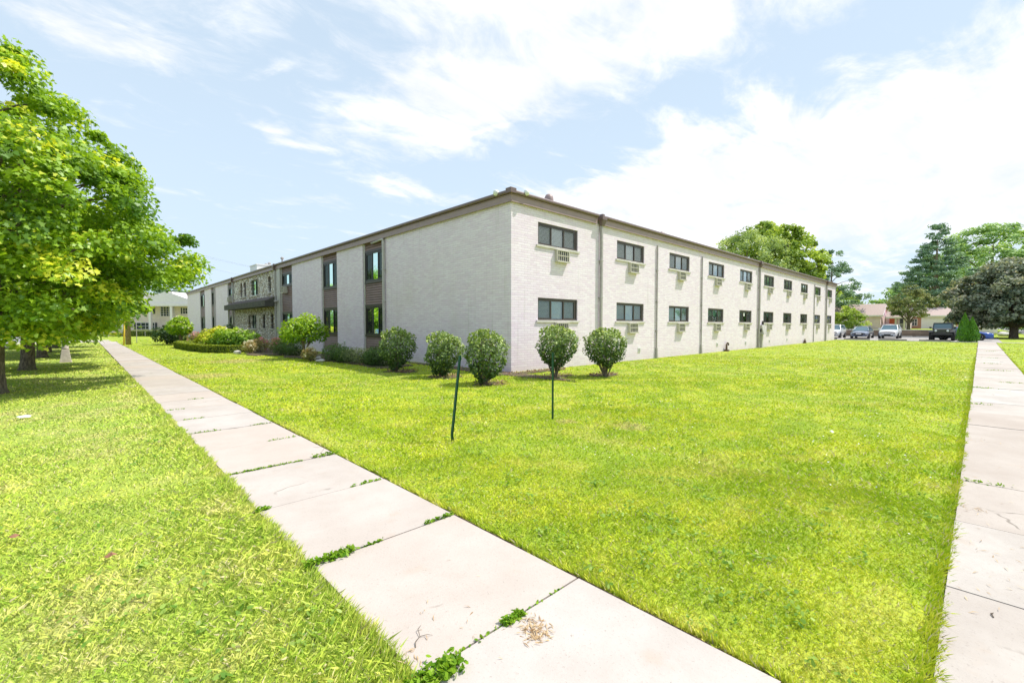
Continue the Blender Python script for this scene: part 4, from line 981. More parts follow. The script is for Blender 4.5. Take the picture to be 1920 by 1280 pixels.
m = MB(); m.tube([(0, 0, -.1), (0, 0, 5), (.02, 0, 9.4)], [.19, .16, .12], 12); m.build('shaft', m_barklt, t, smooth=True)
m = MB(); m.box(-1.1, 1.1, -.06, .06, 8.6, 8.72); m.build('cross_arm', m_bark, t)
for q in (-.9, -.45, .5, .95):
    m = MB(); m.lathe((q, 0, 8.72), [(.04, 0), (.06, .06), (.04, .12), (.02, .16)], 8); m.build('insulator', m_white, t)
m_yel = M_plain('guy_guard_yellow', (.80, .56, .06), .5, .1, 5)
t = thing('guy_wire_guard', 'yellow plastic guard on the guy wire leaning against the pole', 'wire guard', (-8.02, 36.7, 0))
m = MB(); m.tube([(0, 0, -.05), (.05, .06, 1.1), (.10, .13, 2.5)], [.06, .06, .055], 8); m.build('guard', m_yel, t, smooth=True)
m = MB(); m.tube([(.1, .13, 2.5), (.36, .55, 8.2)], .012, 5); m.build('guy_wire', m_conduit, t)
m_wire = M_plain('cable', (.22, .23, .25), .6)
for k, (q, z, dz_, lab) in enumerate([(-.9, 8.75, .7, 'highest thin overhead cable left of the chimney'), (.5, 8.75, .9, 'middle thin overhead cable left of the chimney'), (.95, 7.6, 1.1, 'lowest thin overhead cable left of the chimney')]):
    m = MB(); A = Vector((-7.7 + q, 37.4, z)); B = Vector((45 + q, 88, z + 1.2)); m.tube([A.lerp(B, i / 12) - Vector((0, 0, dz_ * 4 * (i / 12) * (1 - i / 12))) for i in range(13)], .007, 5)
    o = m.build('overhead_cable', m_wire); tag(o, lab, 'cable', 'overhead cables')
t = thing('metal_post', 'thin grey metal post standing on the grass right of the utility pole', 'post', (-6.9, 41.5, 0)); m = MB(); m.tube([(0, 0, -.1), (0, 0, 1.7)], .03, 8); m.build('tube', m_conduit, t)

# ------------------------------------------------------------------ cream apartments (far west)
m_cream = M_plain('cream_stucco', (.84, .70, .68), .85, .06, 2, .1); m_shut = M_plain('dark_shutter', (.07, .07, .085), .6); m_whitepaint = M_plain('white_wood', (.88, .80, .85), .6, .04, 3)
m_shing = M_plain('grey_shingle', (.34, .32, .31), .9, .15, 9, .2); m_door = M_plain('red_door', (.62, .14, .06), .5)
def bwindow(par, T, s0, s1, z0, z1, d, nx=2, nz=2, shut=0, glass=None, fr=.07):
    m = MB(T); m.box(s0 - fr, s1 + fr, d, d + .06, z1, z1 + fr); m.box(s0 - fr, s1 + fr, d, d + .08, z0 - fr, z0); m.box(s0 - fr, s0, d + .001, d + .059, z0, z1); m.box(s1, s1 + fr, d + .001, d + .059, z0, z1)
    for k in range(1, nx): q = s0 + (s1 - s0) * k / nx; m.box(q - .025, q + .025, d + .012, d + .045, z0, z1)
    for k in range(1, nz): q = z0 + (z1 - z0) * k / nz; m.box(s0, s1, d + .013, d + .043, q - .02, q + .02)
    f = m.build('window', m_whitepaint, par); g = MB(T); g.box(s0, s1, d + .002, d + .010, z0, z1); g.build('pane', m_darkpane, f)
    if shut:
        for a, b in ((s0 - fr - shut, s0 - fr - .01), (s1 + fr + .01, s1 + fr + shut)):
            q = MB(T); q.box(a, b, d, d + .04, z0 - .03, z1 + .03); q.build('shutter', m_shut, f)
m_darkpane = M_plain('reflecting_pane', (.05, .065, .07), .08, .3, 2)
t = thing('cream_apartments', 'cream two storey apartment block with white gable, tall white columns and dark shutters', 'building', (.75, 70.6, 0), radians(136.2))
TI = lambda s, d, z: (s, d, z)
m = MB(); m.box(-6, 16, -9, 0, -.2, 5.0); m.build('wall', m_cream, t)
m = MB(); m.add([(-6.5, .5, 5.0), (16.5, .5, 5.0), (16.5, -9.5, 5.0), (-6.5, -9.5, 5.0), (-4, -4.5, 6.6), (14, -4.5, 6.6)], [(0, 1, 5, 4), (1, 2, 5), (2, 3, 4, 5), (3, 0, 4), (0, 3, 2, 1)]); m.build('roof', m_shing, t)
m = MB(); m.add([(-3.2, 1.6, 4.75), (6.6, 1.6, 4.75), (1.7, 1.6, 6.5), (-3.2, -4.5, 4.75), (6.6, -4.5, 4.75), (1.7, -4.5, 6.5)], [(0, 1, 2), (0, 2, 5, 3), (1, 4, 5, 2), (0, 3, 4, 1)]); m.box(-3.3, 6.7, 1.601, 1.7, 4.35, 4.78); m.build('gable', m_whitepaint, t)
m = MB(); m.box(-3.1, 6.5, 0, 1.6, 4.40, 4.5); m.build('porch_ceiling', m_whitepaint, t)
for q in (-2.9, 1.05, 4.15, 8.2):
    m = MB(); m.box(q - .17, q + .17, 1.3, 1.62, .0, 4.40); m.box(q - .22, q + .22, 1.26, 1.66, 0, .2); m.build('column', m_whitepaint, t)
TO = lambda s, d, z: (s, d, z)
bwindow(t, TO, 1.75, 3.75, 2.95, 4.3, .002, 5, 4, 0); bwindow(t, TO, -.2, .45, 3.3, 4.15, .002, 2, 2, .25); bwindow(t, TO, 5.0, 7.2, 3.3, 4.2, .002, 4, 2, .32); bwindow(t, TO, 4.75, 7.4, 1.0, 1.95, .002, 4, 2, .32)
bwindow(t, TO, 9.4, 10.9, 1.0, 1.95, .002, 3, 2, .35); bwindow(t, TO, 9.4, 10.9, 3.3, 4.2, .002, 3, 2, .35); bwindow(t, TO, 12.8, 14.6, 1.0, 1.95, .002, 3, 2, .35); bwindow(t, TO, -4.6, -3.4, 1.0, 1.95, .002, 2, 2, .3)
m = MB(); m.box(1.9, 2.5, .0, .05, .05, 2.1); m.build('door', m_door, t)
m = MB(); m.box(2.9, 3.6, .0, .05, .9, 1.6); m.build('mail_board', m_rust, t)
ux, uy = cos(radians(136.2)), sin(radians(136.2))
def at_l(s, d): return (.75 + ux * s - uy * d, 70.6 + uy * s + ux * d)
for a, b, lab in ((4.4, 7.0, 'low clipped dark hedge under the cream apartments window, left piece'), (1.0, 3.7, 'low clipped dark hedge before the cream apartments, right piece')):
    hedge(lab, [at_l(a, 2.6), at_l(b, 2.6)], .9, .85, int(a * 10), lf_box, 1400)
x_, y_ = at_l(8.3, 2.4); shrub('flower_clump', 'yellow green flower clump beside a white column', 'shrub', (x_, y_, 0), [(0, 0, .3, .8, .5, .3)], 500, .16, OVAL, lf_hydy, 91)

# ------------------------------------------------------------------ houses east of the car park
m_siding_l = M_plain('beige_siding', (.90, .68, .72), .8, .05, 2); m_roofp = M_plain('pinkish_shingle', (.52, .40, .36), .9, .14, 12, .2); m_brickr = M_plain('red_brick', (.50, .24, .18), .9, .25, 20, .2)
m_navy = M_plain('blue_grey_roof', (.07, .09, .13), .8, .15, 8); m_garage = M_plain('garage_panel', (.84, .70, .76), .6, .04, 3)
def gable(par, x0, x1, y0, y1, zb, ze, zr, wm, rm, over=.35):
    """gabled volume, ridge along y"""
    m = MB(); xm = (x0 + x1) / 2
    m.add([(x0, y0, zb), (x1, y0, zb), (x1, y1, zb), (x0, y1, zb), (x0, y0, ze), (x1, y0, ze), (x1, y1, ze), (x0, y1, ze), (xm, y0, zr), (xm, y1, zr)],
          [(0, 1, 5, 8, 4), (1, 2, 6, 5), (2, 3, 7, 9, 6), (3, 0, 4, 7), (0, 3, 2, 1)])
    m.build('wall', wm, par)
    sl = (zr - ze) / (xm - x0); a0, a1 = x0 - over, x1 + over; zo = ze - over * sl; q = .12
    m = MB(); m.add([(a0, y0 - over, zo + .02), (xm, y0 - over, zr + .02), (a1, y0 - over, zo + .02), (a0, y1 + over, zo + .02), (xm, y1 + over, zr + .02), (a1, y1 + over, zo + .02),
                     (a0, y0 - over, zo + q), (xm, y0 - over, zr + q), (a1, y0 - over, zo + q), (a0, y1 + over, zo + q), (xm, y1 + over, zr + q), (a1, y1 + over, zo + q)],
                    [(6, 7, 10, 9), (7, 8, 11, 10), (0, 3, 4, 1), (1, 4, 5, 2), (0, 1, 7, 6), (1, 2, 8, 7), (3, 9, 10, 4), (4, 10, 11, 5), (0, 6, 9, 3), (2, 5, 11, 8)])
    m.build('roof', rm, par)
    m = MB()
    for yy in (y0 - over - .03,):
        m.add([(a0, yy, zo - .12), (xm, yy, zr - .1), (a1, yy, zo - .12), (a0, yy, zo + q + .01), (xm, yy, zr + q + .01), (a1, yy, zo + q + .01), (a0, yy + .028, zo - .12), (xm, yy + .028, zr - .1), (a1, yy + .028, zo - .12), (a0, yy + .028, zo + q + .01), (xm, yy + .028, zr + q + .01), (a1, yy + .028, zo + q + .01)],
              [(0, 1, 4, 3), (1, 2, 5, 4), (6, 9, 10, 7), (7, 10, 11, 8), (3, 4, 10, 9), (4, 5, 11, 10), (0, 6, 7, 1), (1, 7, 8, 2)])
    m.box(a0 - .03, a0 - .002, y0 - over, y1 + over, zo - .12, zo + q); m.build('fascia', m_whitepaint, par)
Z0 = .93
t = thing('beige_house', 'single storey beige house with pinkish shingle roof, garage door and gabled porch', 'house', (83.2, 0, Z0))
gable(t, 0, 7.4, .4, 16, -.4, 2.35, 4.15, m_siding_l, m_roofp)
m = MB(); m.box(-.06, -.003, 2.6, 7.4, -.1, 2.05); 
gd = m.build('garage_door', m_garage, t); m = MB()
for k in range(1, 4): m.box(-.066, -.06, 2.62, 7.38, k * .5 - .01, k * .5 + .01)
m.build('panel_groove', m_conduit, gd)
m = MB(); m.box(-.08, -.002, 2.42, 2.58, -.1, 2.2); m.box(-.08, -.002, 7.42, 7.58, -.1, 2.2); m.box(-.08, -.002, 2.42, 7.58, 2.07, 2.25); m.build('door_trim', m_whitepaint, t)
m = MB(); m.box(1.1, 1.7, .35, .398, .95, 1.9); m.build('window', m_darkpane, t)
gable(t, .9, 5.0, -2.6, -.4, 1.95, 2.0, 3.15, m_whitepaint, m_roofp, .25)
for x in (1.05, 4.85):
    for yy in (-2.45, -1.4):
        m = MB(); m.box(x - .11, x + .11, yy - .11, yy + .11, -.3, 1.95); m.build('porch_column', m_whitepaint, t)
m = MB(); m.box(1.0, 4.9, -2.6, .4, -.4, .05); m.build('porch_floor', m_base, t)
m = MB(); m.box(5.0, 9.0, -2.7, .35, -.4, 2.2); m.build('wall', m_siding_l, t)
m = MB(); m.box(4.93, 4.998, -1.1, -.2, .05, 2.0); m.build('door', m_door, t)
m = MB(); m.box(4.93, 4.998, -2.3, -1.45, .3, 1.85); m.build('window', m_darkpane, t)
for k in range(12):
    if k == 0: m = MB(); m.box(.98, 1.02, -2.5, -1.5, .85, .9)
    m.box(.985, 1.015, -2.48 + k * .085, -2.455 + k * .085, .05, .85)
m.build('porch_railing', m_whitepaint, t)
t = thing('brick_house', 'red brick and white house partly hidden behind the forked olive tree', 'house', (93, -4.6, .95))
gable(t, 0, 7, -3.6, 2.4, -.3, 2.3, 3.6, m_brickr, m_roofp)
m = MB(); m.box(-.05, -.003, -3.5, .75, 0, 2.25); m.build('white_siding', m_whitepaint, t)
for a in (1.3,): bwindow(t, lambda s, d, z: (-d, s, z), a, a + .6, .6, 1.7, .004, 2, 2)
t = thing('blue_roofed_house', 'small white house with dark blue grey roof left of the black off-roader', 'house', (97, -9.4, .6))
gable(t, 0, 6, -3.4, 2.2, -.3, 2.3, 3.9, m_whitepaint, m_navy)
for a in (-2.4, -.3): bwindow(t, lambda s, d, z: (-d, s, z), a, a + .9, .5, 1.7, .004, 2, 1)
# retaining wall
def M_wallblock():
    t = NT('retaining_block'); g = t.n('ShaderNodeNewGeometry').outputs['Position']; sp_ = t.n('ShaderNodeSeparateXYZ'); t.l(g, sp_.inputs[0]); cb_ = t.n('ShaderNodeCombineXYZ'); t.l(t.math('ADD', sp_.outputs[0], sp_.outputs[1]), cb_.inputs[0]); t.l(sp_.outputs[2], cb_.inputs[1])
    br = t.n('ShaderNodeTexBrick'); t.l(cb_.outputs[0], br.inputs[0]); br.inputs['Scale'].default_value = 1; br.inputs['Brick Width'].default_value = .55; br.inputs['Row Height'].default_value = .16; br.inputs['Mortar Size'].default_value = .012
    br.inputs['Color1'].default_value = (.17, .11, .075, 1); br.inputs['Color2'].default_value = (.36, .26, .18, 1); br.inputs['Mortar'].default_value = (.12, .09, .07, 1)
    n = t.noise(t.pos(), 3, 4, .7); return t.bsdf(t.mix(t.math('MULTIPLY', n, .5), br.outputs[0], (.25, .18, .13)), .9, t.math('SUBTRACT', n, br.outputs['Fac']), .6, .03)
t = thing('retaining_wall', 'low brown block retaining wall with pale coping at the back of the car park', 'wall', (68.0, 0, 0))
m = MB(); m.box(0, .35, -6.9, 14, -.1, .92); m.box(.35, 8, -6.9, -6.6, -.1, .92); m.build('block_course', M_wallblock(), t)
m = MB(); m.box(-.05, .42, -6.95, 14, .921, 1.0); m.build('coping', m_sill, t)
o = MB(); o.box(67.5, 67.7, -6.9, 12, 0, .13); struct(o.build('kerb', m_kerb))
# wheel stops
m_stop = M_plain('weathered_stop', (.23, .22, .17), .9, .2, 7, .2)
for k, (x, yc, lab) in enumerate([(51.2, 1.45, 'concrete wheel stop in front of the leftmost white car'), (51.3, -1.45, 'concrete wheel stop in front of the dark nosed sedan'), (51.0, -4.5, 'concrete wheel stop in the empty gap right of the white crossover'), (50.7, -7.75, 'concrete wheel stop in front of the black off-roader')]):
    m = MB(); sec = [(-.08, 0), (.08, 0), (.055, .13), (-.055, .13)]; m.add([(a, -1.15, b) for a, b in sec] + [(a, 1.15, b) for a, b in sec], [(0, 1, 2, 3), (7, 6, 5, 4), (0, 4, 5, 1), (1, 5, 6, 2), (2, 6, 7, 3), (3, 7, 4, 0)])
    o = m.build('wheel_stop', m_stop, bevel=.012); o.location = (x, yc, .012); tag(o, lab, 'wheel stop', 'wheel stops of the car park')
for k, (yc, lab) in enumerate([(-6.1, 'pale concrete block at the foot of the retaining wall, right one'), (-3.9, 'pale concrete block at the foot of the retaining wall, left one')]):
    m = MB(); m.box(-.1, .1, -.9, .9, 0, .16); o = m.build('wheel_stop', m_sill, bevel=.01); o.location = (66.9, yc, .012); tag(o, lab, 'wheel stop', 'wheel stops of the car park')

# ------------------------------------------------------------------ cars
m_tyre = M_plain('tyre_rubber', (.018, .018, .018), .8); m_rim = M_plain('alloy_rim', (.45, .45, .46), .3, .1, 5, .02, Metallic=.7); m_rimdk = M_plain('black_rim', (.05, .05, .05), .4)
m_cglass = NT('car_glass').bsdf((.10, .17, .20), .05, Specular_IOR_Level=.9); m_trimblk = M_plain('black_trim', (.02, .02, .022), .5); m_lamp = NT('headlamp_lens').bsdf((.75, .78, .8), .08, Coat_Weight=1.); m_plate = M_plain('number_plate', (.7, .72, .75), .5); m_tail = M_plain('tail_lamp', (.4, .02, .02), .3)
def loft(m, secs):
    n = len(secs[0]); vs = [p for s in secs for p in s]; fs = []
    for i in range(len(secs) - 1):
        for k in range(n - 1): fs.append((i * n + k, i * n + k + 1, (i + 1) * n + k + 1, (i + 1) * n + k))
    fs.append(tuple(range(n))); fs.append(tuple(range((len(secs) - 1) * n, len(secs) * n))[::-1]); m.add(vs, fs)
def wheel(t, x, y, r, w_, rim, spokes=5):
    s = 1 if y > 0 else -1; m = MB(); m.lathe((x, y, r), [(r * .6, -w_ / 2), (r * .92, -w_ / 2), (r, -w_ * .35), (r, w_ * .35), (r * .92, w_ / 2), (r * .6, w_ / 2)], 24, 'y'); o = m.build('wheel', m_tyre, t, smooth=False)
    m = MB(); yo = s * (w_ / 2 + .004); m.lathe((x, y + yo - s * .05, r), [(r * .60, 0), (r * .62, s * .045), (r * .66, s * .05), (r * .66, s * .03)], 24, 'y')
    for k in range(spokes):
        a = 2 * pi * k / spokes + .3; c, d = cos(a), sin(a); q = .05 if spokes < 8 else .03
        m.add([(x - d * q, y + yo - s * .02, r + c * q), (x + d * q, y + yo - s * .02, r - c * q), (x + c * r * .62 + d * q * .6, y + yo, r + d * r * .62 - c * q * .6), (x + c * r * .62 - d * q * .6, y + yo, r + d * r * .62 + c * q * .6)], [(0, 1, 2, 3)])
    m.lathe((x, y + yo - s * .02, r), [(r * .14, -.01), (r * .14, s * .03), (r * .05, s * .035)], 12, 'y'); m.build('rim', rim, o)
def car(name, label, loc, rz, col, L, Wd, sts, gh, wr, wb, fo, cat='car', rim=None, nose='suv', mat=None, z_lo=.28, group='cars in the car park'):
    """x runs from the tail (0) to the nose (L). sts: (x, half width factor, z_low, z_top). gh: greenhouse (x_rear_base, x_rear_top, x_front_top, x_front_base, z_base, z_top, w_base, w_top)"""
    t = thing(name, label, cat, loc, rz, group); h = Wd / 2; paint = mat or M_paint(name + '_paint', col)
    m = MB(); secs = []
    for (x, f, zl, zt) in sts:
        w_ = h * f; zm = zl + (zt - zl) * .5
        half = [(w_ * .80, zl), (w_ * .97, zl + .06), (w_ * 1.0, zm), (w_ * .985, zt - .16), (w_ * .93, zt - .04), (w_ * .70, zt + .005), (w_ * .3, zt + .03)]
        secs.append([(x, -a, b) for a, b in half] + [(x, a, b) for a, b in half[::-1]])
    for i in range(len(secs)): secs[i] = secs[i] + [secs[i][0]]
    loft(m, secs); m.build('body', paint, t, smooth=True, subd=0, bevel=0)
    xr, xrt, xft, xf, zb, zt, wb0, wt0 = gh
    m = MB(); b = [(xr, -wb0, zb), (xf, -wb0 * .97, zb), (xf, wb0 * .97, zb), (xr, wb0, zb)]; c = [(xrt, -wt0, zt - .05), (xft, -wt0 * .97, zt - .05), (xft, wt0 * .97, zt - .05), (xrt, wt0, zt - .05)]
    m.add(b + c, [(0, 1, 5, 4), (1, 2, 6, 5), (2, 3, 7, 6), (3, 0, 4, 7)]); m.build('window', m_cglass, t)
    m = MB(); xc = (xrt + xft) / 2; lx = (xft - xrt) / 2
    secs = []
    for f, dz_ in ((-1.03, -.055), (-.9, -.01), (-.4, .02), (.3, .022), (.88, -.005), (1.04, -.06)):
        x = xc + lx * f; secs.append([(x, -wt0 * 1.03, zt - .06), (x, -wt0 * .9, zt - .005 + dz_ * .5), (x, 0, zt + .02 + dz_), (x, wt0 * .9, zt - .005 + dz_ * .5), (x, wt0 * 1.03, zt - .06), (x, -wt0 * 1.03, zt - .06)])
    loft(m, secs); m.build('roof', paint, t, smooth=True)
    for s in (-1, 1):
        for (xa, xb_, r_) in ((xf, xft, .035), (xr, xrt, .06), ((xf * .45 + xr * .55), (xft * .45 + xrt * .55), .03)):
            m = MB(); m.tube([(xa, s * wb0 * .975, zb), (xb_, s * wt0 * .985, zt - .05)], r_, 6); m.build('pillar', paint if r_ != .03 else m_trimblk, t)
        m = MB(); m.box(xf - .38, xf - .2, s * (h + .03) - .08, s * (h + .03) + .08, zb + .02, zb + .17); m.build('mirror', paint, t, bevel=.03)
    for x in (fo, fo + wb):
        for s in (-1, 1):
            m = MB(); m.lathe((x, s * (h - .10), wr), [(wr * 1.16, -.105), (wr * 1.16, .105)], 24, 'y'); m.build('wheel_arch', m_trimblk, t)
            wheel(t, x, s * (h - .09), wr, .22, rim or m_rim)
    nz_ = sts[-1][3]; zl = sts[-1][2]; w_ = h * sts[-1][1]; xn = L
    if nose == 'sedan':
        m = MB(); m.box(xn - .12, xn + .02, -w_ * .62, w_ * .62, zl + .10, zl + .34); m.build('grille', m_trimblk, t, bevel=.05)
        m = MB(); m.box(xn - .10, xn + .025, -w_ * .5, w_ * .5, nz_ - .17, nz_ - .11); m.build('upper_grille', m_trimblk, t, bevel=.02)
    elif nose == 'suv':
        m = MB(); m.box(xn - .10, xn + .03, -w_ * .42, w_ * .42, nz_ - .40, nz_ - .24); m.build('grille', m_trimblk, t, bevel=.04)
        m = MB(); m.box(xn - .12, xn + .02, -w_ * .75, w_ * .75, zl + .0, zl + .14); m.build('bumper_guard', m_trimblk, t, bevel=.04)
        for s in (-1, 1): m = MB(); m.box(xn - .16, xn - .0, s * w_ * .82 - .12, s * w_ * .82 + .12, zl + .14, zl + .22); m.build('fog_lamp', m_trimblk, t, bevel=.02)
    else:
        m = MB(); m.box(xn - .1, xn + .02, -w_ * .6, w_ * .6, nz_ - .36, nz_ - .14); m.build('grille', m_trimblk, t, bevel=.04)
    for s in (-1, 1):
        m = MB(); m.box(xn - .34, xn - .045, s * w_ * .80 - .17, s * w_ * .80 + .17, nz_ - .22, nz_ - .10); m.build('headlight', m_lamp, t, bevel=.03)
        m = MB(); m.box(-.01, .12, s * h * .72 - .14, s * h * .72 + .14, .72, .9); m.build('tail_light', m_tail, t, bevel=.02)
    m = MB(); m.box(xn + .02, xn + .035, -.26, .26, zl + .24, zl + .36); m.build('number_plate', m_plate, t)
    return t
SED = [(0, .80, .34, .78), (.06, .90, .28, .98), (.5, .98, .24, 1.0), (1.2, 1.0, .22, .98), (2.4, 1.0, .22, .95), (3.3, 1.0, .22, .93), (4.1, .97, .22, .84), (4.6, .90, .22, .74), (4.82, .74, .26, .66)]
GSED = (.45, 1.35, 2.75, 3.65, .93, 1.44, .80, .58)
SUV_ = [(0, .84, .36, .95), (.06, .92, .30, 1.08), (.5, .98, .28, 1.10), (2.4, 1.0, .27, 1.08), (3.2, 1.0, .27, 1.06), (3.9, .97, .28, 1.0), (4.45, .90, .28, .92), (4.66, .80, .32, .80)]
GSUV = (.15, .55, 2.55, 3.25, 1.05, 1.66, .82, .64)
# cars facing the viewer: nose toward -x
car('parked_sedan', 'silver and dark blue sedan parked nose out, between the two white cars', (61.6, -.78, .012), pi, (.16, .18, .24), 4.82, 1.83, SED, GSED, .33, 2.8, .95, nose='sedan', mat=M_paint('silver_blue_paint', (.30, .33, .42), .2, .5))
car('parked_suv', 'white crossover parked nose out beside the retaining wall', (62.7, -3.30, .012), pi, (.78, .79, .82), 4.66, 1.84, SUV_, GSUV, .35, 2.72, .95)
car('parked_suv', 'leftmost white car, half hidden by the building corner', (60.9, 1.95, .012), pi, (.74, .75, .78), 4.66, 1.84, SUV_, GSUV, .35, 2.72, .95)
CPE = [(0, .80, .36, .88), (.06, .92, .30, .98), (.6, 1.0, .24, 1.0), (1.4, 1.0, .22, .95), (2.6, 1.0, .22, .92), (3.6, 1.0, .22, .90), (4.3, .95, .22, .82), (4.7, .86, .24, .74), (4.8, .78, .28, .66)]
car('blue_coupe', 'bright blue coupe seen from its side behind the arborvitae', (57.5, -7.02, .012), -pi / 2, (.02, .09, .42), 4.8, 1.88, CPE, (.55, 1.5, 2.3, 3.25, .9, 1.36, .80, .58), .35, 2.72, 1.10, nose='coupe')
car('blue_car', 'pale blue car out on the road far left, under the maple leaves', (-17.9, 43.6, .01), -pi / 2 - .05, (.10, .2, .38), 4.82, 1.83, SED, GSED, .33, 2.8, .95, nose='sedan', group='cars on the roads')
car('white_car', 'white car parked on the side street under the purple maple', (88.5, -17.6, .01), pi, (.7, .7, .7), 4.66, 1.84, SUV_, GSUV, .35, 2.72, .95, group='cars on the roads')
# black off-roader
t = thing('off_roader', 'black boxy off-roader with wide tyres, round headlights and slotted grille', 'car', (56.7, -8.15, .012), pi, 'cars in the car park')
pb = M_paint('black_paint', (.022, .023, .028), .3)
m = MB(); m.box(0, 2.75, -.76, .76, .62, 1.22); m.box(2.75, 3.95, -.60, .60, .70, 1.18); m.build('body', pb, t, bevel=.05)
m = MB(); m.add([(2.72, -.70, 1.18), (3.98, -.56, 1.14), (3.98, .56, 1.14), (2.72, .70, 1.18), (2.72, -.66, 1.26), (3.92, -.52, 1.20), (3.92, .52, 1.20), (2.72, .66, 1.26)], [(0, 1, 5, 4), (1, 2, 6, 5), (2, 3, 7, 6), (3, 0, 4, 7), (4, 5, 6, 7)]); m.build('bonnet', M_paint('bonnet_sheen_paint', (.10, .09, .075), .45), t)  # paler cream tone puts the sky reflection into the bonnet's black paint
m = MB(); m.add([(.02, -.74, 1.22), (2.72, -.74, 1.22), (2.72, .74, 1.22), (.02, .74, 1.22), (.10, -.66, 1.74), (2.45, -.66, 1.74), (2.45, .66, 1.74), (.10, .66, 1.74)], [(0, 1, 5, 4), (1, 2, 6, 5), (2, 3, 7, 6), (3, 0, 4, 7)]); m.build('window', m_cglass, t)
m = MB(); m.box(.06, 2.50, -.70, .70, 1.73, 1.84); m.build('roof', pb, t, bevel=.03)
for s in (-1, 1):
    for xa, xb_ in ((2.74, 2.46), (1.7, 1.65), (.05, .1)):
        m = MB(); m.tube([(xa, s * .74, 1.2), (xb_, s * .67, 1.76)], .045, 6); m.build('pillar', pb, t)
    m = MB(); m.add([(3.02, s * .60, 1.10), (3.95, s * .60, 1.02), (4.1, s * .60, .86), (3.02, s * .98, 1.10), (3.95, s * .98, 1.02), (4.1, s * .98, .86), (3.02, s * .98, 1.05), (3.95, s * .98, .97), (4.08, s * .98, .82), (2.8, s * .60, .8), (2.8, s * .98, .8)],
                    [(0, 1, 4, 3), (1, 2, 5, 4), (3, 4, 7, 6), (4, 5, 8, 7), (0, 3, 10, 9)]); m.build('fender_flare', m_trimblk, t)
    m = MB(); m.box(.1, 1.3, s * .86 - .10, s * .86 + .10, .92, 1.0); m.build('fender_flare', m_trimblk, t, bevel=.02)
    for x in (.72, 3.42): wheel(t, x, s * .82, .44, .30, m_rimdk)
    m = MB(); m.lathe((4.0, s * .44, 1.02), [(.03, 0), (.095, .0), (.10, .03), (.07, .05), (.02, .055)], 16, 'x'); m.build('headlight', m_lamp, t)
    m = MB(); m.box(2.55, 2.68, s * .92 - .09, s * .92 + .09, 1.24, 1.42); m.build('mirror', m_trimblk, t, bevel=.02)
m = MB(); m.box(3.95, 4.0, -.60, .60, .80, 1.17); g = m.build('grille', pb, t, bevel=.03)
m = MB()
for k in range(7): m.box(4.001, 4.008, -.27 + k * .09 - .024, -.27 + k * .09 + .024, .86, 1.10)
m.build('slot', m_rimdk, g)
m = MB(); m.box(4.08, 4.28, -.78, .78, .56, .76); m.box(4.05, 4.2, -.3, .3, .76, .84); m.box(3.8, 4.1, -.3, -.2, .58, .7); m.box(3.8, 4.1, .2, .3, .58, .7); m.build('bumper', m_trimblk, t, bevel=.03)
m = MB(); m.tube([(.72, -.7, .44), (.72, .7, .44)], .06, 8); m.tube([(3.42, -.7, .44), (3.42, .7, .44)], .06, 8); m.build('axle', m_trimblk, t)
m = MB(); m.lathe((-.12, 0, 1.05), [(.1, 0), (.38, 0), (.40, .1), (.38, .22), (.1, .22)], 20, 'x'); m.build('spare_wheel', m_tyre, t)
# things on the far right lawn
m_fence = M_plain('grey_fence', (.22, .19, .17), .9, .2, 5)
t = thing('board_fence', 'weathered grey board fence far behind the purple maple', 'fence', (100, -15.0, 0)); m = MB()
for k in range(46): m.box(k * .16, k * .16 + .14, -.02, .02, 0, 1.6 + .02 * (k % 3))
m.build('board', m_fence, t)
m = MB(); m.box(0, 7.3, .021, .06, .4, .5); m.box(0, 7.3, .021, .06, 1.2, 1.3); m.build('rail', m_fence, t)
rock('pinkish brown boulder left of the purple maple trunk', 86, -13.3, .8, 8)
